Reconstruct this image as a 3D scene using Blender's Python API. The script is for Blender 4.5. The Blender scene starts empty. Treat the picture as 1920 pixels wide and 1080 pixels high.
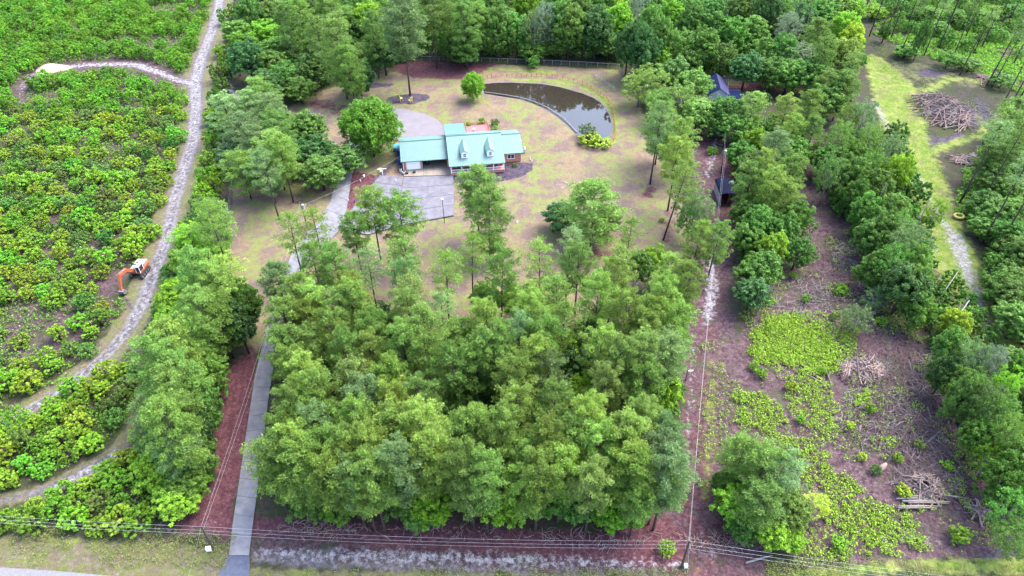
import bpy, math, random
import numpy as np
from mathutils import Vector, Matrix
R = math.radians
S = bpy.context.scene
# ------------------------------------------------------------------ camera, sky, sun
H, TH, F = 90.0, R(41.6), 1280.0
cam = bpy.data.objects.new('camera', bpy.data.cameras.new('camera'))
S.collection.objects.link(cam)
cam.location = (0, 0, H); cam.rotation_euler = (R(90) - TH, 0, 0)
cam.data.sensor_width = 36; cam.data.lens = F / 1920 * 36
cam.data.clip_start = 1; cam.data.clip_end = 6000
S.camera = cam
W = bpy.data.worlds.new('World'); S.world = W; W.use_nodes = True
nt = W.node_tree; bg = nt.nodes['Background']
sky = nt.nodes.new('ShaderNodeTexSky'); sky.sky_type = 'NISHITA'; sky.sun_disc = False
SUN_EL, SUN_AZ = R(58), R(62)          # azimuth clockwise from +Y
sky.sun_elevation = SUN_EL; sky.sun_rotation = SUN_AZ
sky.air_density = 1.0; sky.dust_density = 3.0; sky.ozone_density = 1.0
nt.links.new(sky.outputs[0], bg.inputs[0]); bg.inputs[1].default_value = 0.15
sl = bpy.data.lights.new('sun', 'SUN'); sl.energy = 1.0; sl.angle = R(40); sl.color = (1, .96, .9)
sun = bpy.data.objects.new('sun', sl); S.collection.objects.link(sun)
sd_ = Vector((math.sin(SUN_AZ) * math.cos(SUN_EL), math.cos(SUN_AZ) * math.cos(SUN_EL), math.sin(SUN_EL)))
sun.rotation_euler = sd_.to_track_quat('Z', 'Y').to_euler()
S.view_settings.view_transform = 'Standard'; S.view_settings.look = 'None'
S.view_settings.gamma = 1; S.view_settings.use_curve_mapping = False
S.view_settings.exposure = 3.15
S.render.engine = 'CYCLES'
try:
    S.cycles.max_bounces = 7; S.cycles.diffuse_bounces = 5; S.cycles.transparent_max_bounces = 4
except Exception: pass

ORD = ['first', 'second', 'third', 'fourth', 'fifth', 'sixth', 'seventh', 'eighth', 'ninth', 'tenth', 'eleventh', 'twelfth', 'thirteenth', 'fourteenth', 'fifteenth', 'sixteenth', 'seventeenth', 'eighteenth', 'nineteenth', 'twentieth'] + [f'{n}th' for n in range(21, 150)]
# ------------------------------------------------------------------ helpers
def P(px, py, z=0.0):
    """ground (or height z) point seen at photograph pixel px, py (surveying aid)"""
    u = (px - 960) / F; v = (py - 540) / F
    t = (H - z) / (math.sin(TH) + v * math.cos(TH))
    return Vector((u * t, (math.cos(TH) - v * math.sin(TH)) * t, z))
def toPx(p):
    x, y, z = p[0], p[1], p[2] - H
    d = y * math.cos(TH) - z * math.sin(TH); up = y * math.sin(TH) + z * math.cos(TH)
    return 960 + F * x / d, 540 - F * up / d, d
def link(o, parent=None):
    S.collection.objects.link(o)
    if parent: o.parent = parent
    return o
def tag(o, label=None, cat=None, group=None, kind=None):
    if label: o['label'] = label
    if cat: o['category'] = cat
    if group: o['group'] = group
    if kind: o['kind'] = kind
    return o
def empty(name, loc=(0, 0, 0), rz=0, parent=None):
    o = bpy.data.objects.new(name, None); o.location = loc; o.rotation_euler = (0, 0, rz)
    o.empty_display_size = .5
    return link(o, parent)
def npmesh(name, co, faces_n, loops, mats=(), attrs=None, smooth=False):
    me = bpy.data.meshes.new(name)
    nv = len(co); nl = len(loops); nf = len(faces_n)
    me.vertices.add(nv); me.loops.add(nl); me.polygons.add(nf)
    me.vertices.foreach_set('co', np.asarray(co, np.float32).ravel())
    me.loops.foreach_set('vertex_index', np.asarray(loops, np.int32))
    st = np.concatenate([[0], np.cumsum(faces_n)[:-1]]).astype(np.int32)
    me.polygons.foreach_set('loop_start', st)
    me.update(calc_edges=True)
    if smooth: me.polygons.foreach_set('use_smooth', np.ones(nf, bool))
    for k, (typ, arr) in (attrs or {}).items():
        a = me.attributes.new(k, typ, 'POINT')
        if typ == 'FLOAT': a.data.foreach_set('value', np.asarray(arr, np.float32).ravel())
        else: a.data.foreach_set('color', np.asarray(arr, np.float32).ravel())
    for m in mats: me.materials.append(m)
    return me
class MB:
    """collects simple solids into one mesh"""
    def __init__(s): s.v = []; s.f = []
    def box(s, c, d, rz=0, rx=0, ry=0, M=None):
        m = Matrix.Translation(c) @ Matrix.Rotation(rz, 4, 'Z') @ Matrix.Rotation(ry, 4, 'Y') @ Matrix.Rotation(rx, 4, 'X')
        if M is not None: m = M @ m
        b = len(s.v)
        for i in (-.5, .5):
            for j in (-.5, .5):
                for k in (-.5, .5): s.v.append(tuple(m @ Vector((i * d[0], j * d[1], k * d[2]))))
        for q in ((0, 1, 3, 2), (4, 6, 7, 5), (0, 4, 5, 1), (2, 3, 7, 6), (0, 2, 6, 4), (1, 5, 7, 3)):
            s.f.append(tuple(b + i for i in q))
        return s
    def tube(s, pts, rad, n=6, cap=True):
        pts = [Vector(p) for p in pts]; rad = rad if hasattr(rad, '__len__') else [rad] * len(pts)
        b = len(s.v)
        for i, p in enumerate(pts):
            a = pts[min(i + 1, len(pts) - 1)] - pts[max(i - 1, 0)]
            a = a.normalized() if a.length > 1e-6 else Vector((0, 0, 1))
            u = a.cross(Vector((0, 0, 1)) if abs(a.z) < .9 else Vector((1, 0, 0))).normalized(); w = a.cross(u)
            for k in range(n):
                t = 2 * math.pi * k / n
                s.v.append(tuple(p + (u * math.cos(t) + w * math.sin(t)) * rad[i]))
        for i in range(len(pts) - 1):
            for k in range(n):
                k2 = (k + 1) % n
                s.f.append((b + i * n + k, b + i * n + k2, b + (i + 1) * n + k2, b + (i + 1) * n + k))
        if cap:
            s.f.append(tuple(b + k for k in range(n))[::-1]); e = b + (len(pts) - 1) * n
            s.f.append(tuple(e + k for k in range(n)))
        return s
    def poly(s, pts, z0=None, z1=None):
        b = len(s.v); n = len(pts)
        if z0 is None:
            s.v += [tuple(p) for p in pts]; s.f.append(tuple(range(b, b + n))); return s
        s.v += [(p[0], p[1], z0) for p in pts] + [(p[0], p[1], z1) for p in pts]
        s.f.append(tuple(range(b + n, b + 2 * n))); s.f.append(tuple(range(b, b + n))[::-1])
        for i in range(n):
            j = (i + 1) % n; s.f.append((b + i, b + j, b + n + j, b + n + i))
        return s
    def prism(s, prof, x0, x1):
        """profile in (y,z) extruded along x"""
        b = len(s.v); n = len(prof)
        s.v += [(x0, y, z) for y, z in prof] + [(x1, y, z) for y, z in prof]
        s.f.append(tuple(range(b, b + n))); s.f.append(tuple(range(b + n, b + 2 * n))[::-1])
        for i in range(n):
            j = (i + 1) % n; s.f.append((b + i, b + n + i, b + n + j, b + j))
        return s
    def mesh(s, name, m=None, smooth=False):
        me = bpy.data.meshes.new(name); me.from_pydata(s.v, [], s.f); me.update()
        if m: me.materials.append(m)
        if smooth:
            for p in me.polygons: p.use_smooth = True
        return me
    def build(s, name, m, parent=None, loc=None, smooth=False):
        o = bpy.data.objects.new(name, s.mesh(name, m, smooth))
        if loc is not None: o.location = loc
        return link(o, parent)

# ------------------------------------------------------------------ materials
def N(t, typ, **kw):
    n = t.nodes.new(typ)
    for k, v in kw.items(): setattr(n, k, v)
    return n
def mat(name, col, rough=.8, var=.25, scale=2.0, bump=0.0, bscale=None, metal=0.0, spec=.3, col2=None, detail=6):
    col = tuple(c * (.58 if name in ('white', 'offwhite', 'orange', 'cream', 'decks', 'brick') else .47) for c in col)
    m = bpy.data.materials.new(name); m.use_nodes = True; t = m.node_tree; b = t.nodes['Principled BSDF']
    b.inputs['Roughness'].default_value = rough; b.inputs['Metallic'].default_value = metal
    b.inputs['Specular IOR Level'].default_value = spec
    co = N(t, 'ShaderNodeTexCoord'); no = N(t, 'ShaderNodeTexNoise')
    no.inputs['Scale'].default_value = scale; no.inputs['Detail'].default_value = detail; no.inputs['Roughness'].default_value = .65
    t.links.new(co.outputs['Object'], no.inputs['Vector'])
    mr = N(t, 'ShaderNodeMapRange'); mr.inputs[1].default_value = .3; mr.inputs[2].default_value = .7
    t.links.new(no.outputs['Fac'], mr.inputs[0])
    mx = N(t, 'ShaderNodeMix', data_type='RGBA'); c2 = col2 or tuple(c * (1 - var) for c in col)
    c1 = col if col2 else tuple(min(1, c * (1 + var)) for c in col)
    mx.inputs['A'].default_value = (*c2, 1); mx.inputs['B'].default_value = (*c1, 1)
    t.links.new(mr.outputs[0], mx.inputs['Factor']); t.links.new(mx.outputs['Result'], b.inputs['Base Color'])
    if bump:
        n2 = N(t, 'ShaderNodeTexNoise'); n2.inputs['Scale'].default_value = bscale or scale * 4; n2.inputs['Detail'].default_value = 4
        t.links.new(co.outputs['Object'], n2.inputs['Vector'])
        bp = N(t, 'ShaderNodeBump'); bp.inputs['Distance'].default_value = bump
        t.links.new(n2.outputs['Fac'], bp.inputs['Height']); t.links.new(bp.outputs[0], b.inputs['Normal'])
    return m
def foliage(name, trans=.3, rough=.6, lo=.6, hi=1.4, hue=.008):
    m = bpy.data.materials.new(name); m.use_nodes = True; t = m.node_tree; b = t.nodes['Principled BSDF']
    b.inputs['Roughness'].default_value = rough; b.inputs['Specular IOR Level'].default_value = .25
    oi = N(t, 'ShaderNodeObjectInfo'); at = N(t, 'ShaderNodeAttribute', attribute_name='tint')
    mr = N(t, 'ShaderNodeMapRange'); mr.inputs[3].default_value = lo; mr.inputs[4].default_value = hi
    t.links.new(at.outputs['Fac'], mr.inputs[0])
    vm = N(t, 'ShaderNodeVectorMath', operation='SCALE')
    t.links.new(oi.outputs['Color'], vm.inputs[0]); t.links.new(mr.outputs[0], vm.inputs['Scale'])
    hs = N(t, 'ShaderNodeHueSaturation')
    m1 = N(t, 'ShaderNodeMapRange'); m1.inputs[3].default_value = .5 - hue; m1.inputs[4].default_value = .5 + hue
    m2 = N(t, 'ShaderNodeMapRange'); m2.inputs[3].default_value = .72; m2.inputs[4].default_value = 1.22
    ml = N(t, 'ShaderNodeMath', operation='MULTIPLY'); ml.inputs[1].default_value = 7.31
    fr = N(t, 'ShaderNodeMath', operation='FRACT')
    t.links.new(oi.outputs['Random'], m1.inputs[0]); t.links.new(oi.outputs['Random'], ml.inputs[0])
    t.links.new(ml.outputs[0], fr.inputs[0]); t.links.new(fr.outputs[0], m2.inputs[0])
    t.links.new(m1.outputs[0], hs.inputs['Hue']); t.links.new(m2.outputs[0], hs.inputs['Value'])
    t.links.new(vm.outputs[0], hs.inputs['Color']); t.links.new(hs.outputs[0], b.inputs['Base Color'])
    tr = N(t, 'ShaderNodeBsdfTranslucent'); t.links.new(hs.outputs[0], tr.inputs['Color'])
    mx = N(t, 'ShaderNodeMixShader'); mx.inputs[0].default_value = trans
    t.links.new(b.outputs[0], mx.inputs[1]); t.links.new(tr.outputs[0], mx.inputs[2])
    t.links.new(mx.outputs[0], t.nodes['Material Output'].inputs[0])
    return m
M = dict(
 needles=foliage('needles', .48, .6), leaves=foliage('leaves', .48, .55, hue=.014), cover=foliage('cover', .4, .6, hue=.0),
 bark=mat('bark', (.075, .055, .045), .9, .35, 6, .02), greybark=mat('greybark', (.30, .28, .26), .9, .25, 5, .02),
 log=mat('log', (.30, .21, .19), .9, .35, 3, .02), log2=mat('log2', (.15, .10, .10), .9, .35, 3, .02),
 concrete=mat('concrete', (.205, .205, .23), .9, .28, .6, .004, 30), concrete2=mat('concrete2', (.165, .16, .19), .9, .32, .5, .004, 30),
 stained=mat('stained', (.28, .24, .20), .9, .25, .6, .004, 30),
 joint=mat('joint', (.15, .15, .16), .95), gravelback=mat('gravelback', (.21, .19, .215), .95, .12, .4, .02, 12),
 asphalt=mat('asphalt', (.20, .20, .21), .9, .2, 3, .01, 20), asphaltblue=mat('asphaltblue', (.085, .10, .15), .85, .35, 1.2, .01, 20),
 roof=mat('roof', (.115, .245, .225), .6, .08, .5, spec=.5), rooftrim=mat('rooftrim', (.08, .20, .19), .5, .05),
 white=mat('white', (1.25, 1.25, 1.25), .6, .04), offwhite=mat('offwhite', (.6, .6, .6), .6, .1),
 glass=mat('glass', (.03, .045, .06), .12, .1, spec=.6), dark=mat('dark', (.025, .025, .03), .7),
 decks=mat('decks', (.44, .13, .14), .7, .15, 3), deckdark=mat('deckdark', (.30, .055, .06), .7, .2, 3), decktop=mat('decktop', (.5, .2, .12), .7, .1),
 blue=mat('blue', (.03, .08, .35), .5, .1), cyan=mat('cyan', (.06, .36, .45), .5, .1), redp=mat('redp', (.5, .06, .05), .6, .1),
 orange=mat('orange', (.42, .11, .045), .5, .12, 1.5), cream=mat('cream', (.30, .25, .21), .5, .1, 1.5), steel=mat('steel', (.28, .28, .29), .5, .2, metal=.3),
 rubber=mat('rubber', (.03, .03, .032), .8), woodpole=mat('woodpole', (.085, .07, .06), .9, .2, 4), galv=mat('galv', (.42, .44, .46), .5, .1, metal=.3),
 wire=mat('wire', (.7, .7, .75), .5, .05), yellow=mat('yellow', (.62, .56, .12), .6, .1), navy=mat('navy', (.012, .022, .07), .9, .2, 1, spec=.05),
 greyroof=mat('greyroof', (.06, .065, .14), .9, .15, 1, spec=.05), tarblack=mat('tarblack', (.008, .012, .032), .9, .2, 1, spec=.05), redwood=mat('redwood', (.55, .15, .09), .8, .2, 3),
 ply=mat('ply', (.34, .26, .2), .8, .2), terracotta=mat('terracotta', (.4, .13, .08), .8, .1), siding=mat('siding', (.5, .58, .68), .6, .08),
)
def brick():
    m = bpy.data.materials.new('brick'); m.use_nodes = True; t = m.node_tree; b = t.nodes['Principled BSDF']
    b.inputs['Roughness'].default_value = .9
    co = N(t, 'ShaderNodeTexCoord'); mp = N(t, 'ShaderNodeMapping'); mp.inputs['Rotation'].default_value = (R(90), 0, 0)
    br = N(t, 'ShaderNodeTexBrick'); br.inputs['Scale'].default_value = 4.2; br.inputs['Mortar Size'].default_value = .015
    br.inputs['Color1'].default_value = (.46, .15, .10, 1); br.inputs['Color2'].default_value = (.36, .11, .08, 1); br.inputs['Mortar'].default_value = (.42, .3, .26, 1)
    t.links.new(co.outputs['Object'], mp.inputs[0]); t.links.new(mp.outputs[0], br.inputs[0]); t.links.new(br.outputs[0], b.inputs['Base Color'])
    return m
M['brick'] = brick()

# ------------------------------------------------------------------ ground masks (traced outlines, in metres)
def G(pts): return [tuple(P(*p)[:2]) for p in pts]
def sdf(X, Y, poly):
    px = np.array([p[0] for p in poly]); py = np.array([p[1] for p in poly]); n = len(px)
    d = np.full(X.shape, 1e9); ins = np.zeros(X.shape, bool)
    for i in range(n):
        x1, y1, x2, y2 = px[i], py[i], px[(i + 1) % n], py[(i + 1) % n]
        ex, ey = x2 - x1, y2 - y1; t = np.clip(((X - x1) * ex + (Y - y1) * ey) / (ex * ex + ey * ey + 1e-9), 0, 1)
        d = np.minimum(d, (X - x1 - t * ex) ** 2 + (Y - y1 - t * ey) ** 2)
        c = ((y1 > Y) != (y2 > Y)) & (X < (x2 - x1) * (Y - y1) / (y2 - y1 + 1e-12) + x1); ins ^= c
    d = np.sqrt(d); return np.where(ins, -d, d)
def lsd(X, Y, line):
    """distance to a polyline whose vertices carry a pixel half width; <0 inside"""
    best = np.full(X.shape, 1e9)
    g = [(P(a, b), w * P(a, b).y / P(a, b).y * (toPx((*P(a, b)[:2], 0))[2] / F)) for a, b, w in line]
    for (p, w1), (q, w2) in zip(g[:-1], g[1:]):
        ex, ey = q.x - p.x, q.y - p.y; t = np.clip(((X - p.x) * ex + (Y - p.y) * ey) / (ex * ex + ey * ey + 1e-9), 0, 1)
        d = np.hypot(X - p.x - t * ex, Y - p.y - t * ey) - (w1 + (w2 - w1) * t); best = np.minimum(best, d)
    return best
TRACK = [(415, -30, 20), (408, 20, 20), (395, 62, 20), (376, 110, 25), (366, 150, 25), (367, 200, 25), (362, 260, 26), (345, 312, 25), (325, 380, 25), (312, 450, 27), (290, 500, 27), (265, 570, 28), (235, 622, 27), (190, 672, 26), (120, 726, 26), (60, 764, 26), (-30, 815, 28)]
TRACKS = [(a, b, w * .42) for a, b, w in TRACK]
BRANCH = [(366, 158, 12), (335, 150, 12), (300, 136, 13), (262, 122, 14), (220, 119, 13), (160, 121, 13), (105, 128, 12), (62, 140, 10), (42, 158, 8), (38, 190, 5)]
LOWPATH = [(272, 745, 14), (255, 800, 20), (215, 850, 24), (160, 885, 26), (100, 912, 22), (30, 932, 18), (-30, 945, 18)]
RTRACK = [(1335, 235, 40), (1340, 300, 42), (1348, 380, 36), (1345, 450, 40), (1332, 530, 40), (1325, 600, 40), (1318, 700, 45), (1310, 800, 50), (1320, 900, 60), (1330, 1000, 90), (1340, 1100, 100)]
POND = [(906, 156), (930, 153.5), (957, 153), (1016, 156), (1045, 161), (1068, 167), (1090, 173), (1110, 181), (1123, 190), (1133, 201), (1140, 213), (1144, 228), (1143, 245), (1136, 256), (1120, 258), (1100, 254), (1082, 247), (1066, 230), (1047, 214), (1027, 201), (999, 189), (975, 182), (952, 178), (910, 172)]
YARD = [(425, 600), (420, 520), (430, 400), (442, 320), (480, 300), (540, 200), (600, 170), (700, 140), (830, 118), (1000, 122), (1160, 130), (1180, 180), (1200, 240), (1240, 300), (1290, 400), (1300, 470), (1250, 520), (1160, 560), (1050, 640), (850, 660), (650, 640), (520, 620), (480, 660)]
SPEC = {
 'sand': [('l', TRACKS, 3.0, .60), ('l', BRANCH, 2.5, .58), ('l', [(a, b, w * .6) for a, b, w in LOWPATH[2:5]], 2.5, .62),
   ('l', [(1345, 250, 12), (1335, 300, 14), (1325, 330, 10)], 4, .6), ('l', [(1330, 482, 14), (1336, 530, 18), (1328, 590, 16), (1325, 610, 6)], 2.5, .62),
   ('l', [(1296, 750, 8), (1290, 800, 8), (1292, 850, 5)], 2.5, .6), ('l', [(1300, 620, 12), (1298, 760, 10)], 3, .52),
   ('l', [(485, 1036, 14), (600, 1038, 20), (800, 1044, 20), (1000, 1050, 20), (1270, 1058, 14)], 2.6, .60),
   ('l', [(0, 1036, 2), (120, 1042, 3), (230, 1052, 3)], 1.5, .55), ('l', [(290, 960, 10), (330, 1000, 14), (400, 980, 8)], 4, .45),
   ('l', [(1120, 140, 8), (1145, 158, 9), (1155, 168, 5)], 2.5, .56), ('l', [(1050, 345, 12), (1070, 340, 8)], 3, .52),
   ('l', [(1640, 190, 10), (1660, 225, 10), (1672, 245, 12), (1700, 290, 7), (1735, 350, 9), (1750, 380, 9), (1775, 420, 14), (1792, 445, 24), (1804, 480, 22), (1828, 540, 20), (1850, 600, 16), (1862, 640, 12)], 3, .62),
   ('l', [(1700, 330, 5), (1735, 400, 5), (1760, 470, 6), (1800, 560, 8), (1840, 640, 10)], 2, .52),
   ('l', [(150, 800, 1), (420, 155, 10), (430, 180, 12)], .1, 0), ('l', [(425, 150, 9), (445, 180, 12), (450, 195, 8)], 3, .55),
   ('l', [(430, 165, 9), (448, 185, 9)], 2, .6), ('l', [(1630, 990, 14), (1660, 1010, 16), (1720, 1000, 14), (1760, 1020, 12)], 3, .56), ('l', [(1430, 835, 6), (1450, 855, 8)], 2, .6),
   ('l', [(570, 208, 14), (610, 215, 8)], 2, .5), ('l', [(1310, 1000, 14), (1330, 1040, 24)], 3, .45), ('l', [(1390, 175, 16), (1430, 182, 16)], 2, .5)],
 'red': [('p', [(470, 645), (482, 660), (478, 720), (432, 1010), (400, 1000), (385, 990), (330, 990), (300, 955), (400, 900), (395, 820), (425, 690)], 2, .9),
   ('l', [(478, 985, 20), (600, 990, 26), (760, 1002, 26), (900, 1010, 26), (1100, 1020, 26), (1240, 1015, 50)], 3, .98),
   ('l', [(a, b, w) for a, b, w in RTRACK], 4, .47), ('l', [(1370, 300, 20), (1372, 380, 22), (1365, 470, 16)], 3, .75),
   ('p', [(850, 112), (940, 118), (880, 150), (845, 150), (760, 145), (730, 125), (780, 112)], 3, .8), ('l', [(1219, 350, 14), (1215, 365, 16)], 3, .7), ('l', [(1255, 395, 12), (1250, 450, 12)], 3, .6),
   ('l', [(523, 410, 5), (527, 412, 5)], 1.5, .8), ('l', [(550, 378, 10), (560, 378, 8)], 2, .7), ('l', [(1110, 470, 20), (1145, 475, 16)], 3, .7), ('l', [(860, 610, 20), (880, 600, 16)], 3, .7),
   ('l', [(918, 490, 8), (950, 465, 14), (975, 480, 10)], 3, .56), ('l', [(640, 205, 30), (590, 190, 25)], 5, .6), ('l', [(640, 210, 20), (575, 190, 20), (560, 205, 15)], 4, .5), ('l', [(1310, 175, 10), (1420, 160, 18), (1500, 150, 20)], 4, .75), ('l', [(1320, 270, 30), (1310, 240, 20)], 4, .6),
   ('l', [(1090, 700, 60), (700, 700, 120), (700, 900, 150), (1100, 900, 120)], 8, .55), ('p', [(661, 319), (705, 328), (700, 345), (665, 390), (655, 393), (647, 386)], .6, 1.0)],
 'grass': [('l', [(-20, 1010, 12), (120, 1012, 14), (260, 1030, 14), (420, 1048, 12)], 4, .62), ('l', [(0, 1050, 5), (420, 1075, 8)], 4, .6), ('l', [(490, 1072, 6), (800, 1078, 6), (1200, 1080, 5)], 3, .6),
   ('l', [(1330, 650, 12), (1335, 740, 16), (1330, 840, 18), (1325, 930, 18)], 3, .58), ('l', [(1350, 660, 12), (1362, 740, 12)], 3, .56), ('l', [(1300, 1075, 10), (1330, 1050, 8)], 3, .55),
   ('l', [(1490, 1075, 8), (1600, 1068, 12), (1750, 1058, 16), (1930, 1060, 18)], 3, .85),
   ('l', [(1640, 110, 22), (1670, 150, 42), (1690, 200, 50), (1700, 250, 40), (1735, 320, 36), (1755, 400, 40), (1790, 480, 50), (1830, 560, 50), (1870, 640, 50)], 4, .8),
   ('l', [(1700, 300, 20), (1780, 270, 16), (1850, 250, 14), (1830, 215, 10)], 4, .75), ('l', [(1720, 180, 20), (1780, 145, 20), (1830, 150, 16)], 4, .62), ('l', [(1150, 190, 6), (1158, 240, 7), (1150, 270, 10)], 2.5, .7),
   ('l', [(960, 148, 4), (1040, 150, 5), (1090, 160, 5), (1130, 180, 5), (1148, 205, 6), (1152, 250, 6)], 1.5, 1.0), ('l', [(300, 560, 6), (270, 600, 8), (230, 650, 8), (150, 735, 8), (90, 775, 8), (30, 810, 9)], 2.5, .6), ('l', [(330, 330, 5), (300, 430, 6), (250, 560, 6), (235, 600, 5), (160, 665, 6), (130, 700, 5)], 2.5, .58),
   ('l', [(400, 80, 5), (395, 130, 6), (385, 90, 4)], 2.5, .5), ('l', [(920, 127, 6), (1000, 132, 7), (1040, 134, 6)], 2, .85), ('l', [(440, 360, 8), (425, 420, 8)], 3, .5), ('l', [(110, 20, 60), (200, 55, 60), (300, 30, 60)], 8, .5)],
 'lawn': [('p', YARD, 5, 1.0)],
 'soil': [('l', [(740, 186, 16), (770, 184, 22), (792, 182, 14)], 1, .95), ('p', [(947, 307), (983, 303), (1000, 305), (998, 318), (975, 332), (945, 338), (900, 345), (850, 340), (850, 325), (940, 322)], .7, .95),
   ('l', [(700, 160, 14), (730, 158, 10)], 2, .7), ('l', [(940, 390, 10), (970, 375, 12), (1005, 385, 8)], 3, .56), ('l', [(980, 365, 14), (1010, 372, 12)], 3, .5), ('l', [(1195, 410, 14), (1220, 430, 12)], 4, .55), ('l', [(480, 480, 10), (490, 430, 12)], 4, .53),
   ('l', [(1715, 250, 14), (1750, 262, 22), (1745, 280, 16), (1800, 252, 10)], 2.5, 1.0), ('l', [(1690, 180, 10), (1710, 175, 12)], 3, .7), ('l', [(1740, 135, 30), (1770, 140, 20)], 3, .6), ('l', [(1765, 205, 62), (1800, 215, 50)], 5, .8), ('l', [(1830, 180, 20), (1850, 215, 24)], 5, .6), ('l', [(1820, 240, 10), (1850, 245, 12)], 3, .6),
   ('l', [(1600, 1000, 20), (1640, 1010, 22)], 4, .6), ('l', [(1840, 1040, 20), (1900, 1040, 24)], 4, .75), ('l', [(1660, 730, 40), (1740, 800, 50), (1760, 900, 40)], 10, .45), ('l', [(640, 215, 2), (240, 565, 12), (235, 552, 10)], .1, 0), ('l', [(236, 562, 10), (248, 580, 6)], 2, .7),
   ('l', [(60, 660, 30), (40, 600, 40), (90, 580, 40), (190, 580, 20)], 8, .5), ('l', [(700, 340, 12), (745, 300, 12)], 2, .62), ('l', [(400, 1010, 14), (370, 985, 12)], 3, .6)],
 'brown': [('p', [(-150, -60), (392, -60), (388, 40), (362, 105), (345, 262), (328, 312), (308, 380), (262, 505), (200, 640), (120, 705), (-160, 815)], 4, .56), ('p', [(1530, 220), (1560, 260), (1550, 330), (1600, 400), (1640, 440), (1620, 500), (1700, 600), (1790, 700), (1850, 850), (1880, 1060), (1500, 1060), (1400, 1000), (1370, 800), (1350, 680), (1400, 600), (1440, 560), (1480, 480), (1470, 400), (1500, 330)], 5, .9),
   ('l', [(1340, 250, 60), (1350, 400, 55), (1330, 600, 60), (1340, 800, 70), (1340, 1040, 110)], 5, .8), ('l', [(480, 1000, 40), (900, 1030, 40), (1300, 1040, 50)], 6, .85), ('l', [(300, 990, 30), (420, 1010, 30)], 6, .7)],
 'core': [('l', [(485, 1038, 16), (600, 1042, 24), (800, 1048, 24), (1000, 1054, 24), (1270, 1060, 18)], 3, .95), ('l', [(a, b, w * .7) for a, b, w in TRACK], 3.0, .75), ('l', [(a, b, w) for a, b, w in LOWPATH[2:]], 3, .7), ('l', [(a, b, w) for a, b, w in BRANCH], 2, .8), ('l', [(1700, 310, 12), (1775, 420, 26), (1800, 480, 26), (1850, 600, 22), (1870, 660, 16)], 4, .65)],
 'tan': [('l', [(a, b, w * 1.35) for a, b, w in TRACK], 3, .9), ('l', LOWPATH, 3, .9), ('l', [(-30, 1040, 45), (430, 1060, 40)], 4, .9), ('l', [(470, 1075, 14), (1300, 1078, 14)], 3, .8), ('l', [(1740, 350, 50), (1800, 520, 60), (1870, 660, 50)], 6, .7),
   ('l', [(a, b, w * 1.3) for a, b, w in BRANCH], 2, .7), ('l', [(40, 20, 40), (150, 55, 40), (300, 45, 30)], 6, .55), ('l', [(1700, 130, 60), (1860, 150, 60)], 8, .55), ('l', [(1335, 640, 20), (1340, 960, 26)], 3, .7), ('l', [(1165, 150, 20), (1190, 230, 30), (1180, 290, 30)], 4, .8)],
}
def mask(name, X, Y):
    X = np.asarray(X, float); Y = np.asarray(Y, float); out = np.zeros(X.shape)
    for typ, geo, soft, st in SPEC[name]:
        if st <= 0: continue
        d = sdf(X, Y, G(geo)) if typ == 'p' else lsd(X, Y, geo)
        t = np.clip(.5 - d / (2 * soft), 0, 1); t = t * t * (3 - 2 * t)
        out = np.maximum(out, t * st)
    return out
rs = np.random.RandomState(5)
def vnoise(X, Y, sc, seed=0):
    X = np.asarray(X, float) / sc; Y = np.asarray(Y, float) / sc
    tb = np.random.RandomState(seed).rand(256, 256)
    xi = np.floor(X).astype(int); yi = np.floor(Y).astype(int); fx = X - xi; fy = Y - yi
    fx = fx * fx * (3 - 2 * fx); fy = fy * fy * (3 - 2 * fy)
    g = lambda a, b: tb[a % 256, b % 256]
    return (g(xi, yi) * (1 - fx) + g(xi + 1, yi) * fx) * (1 - fy) + (g(xi, yi + 1) * (1 - fx) + g(xi + 1, yi + 1) * fx) * fy
def fbm(X, Y, sc, seed=0):
    return (vnoise(X, Y, sc, seed) * .5 + vnoise(X, Y, sc / 2.1, seed + 1) * .3 + vnoise(X, Y, sc / 4.3, seed + 2) * .2)

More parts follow.
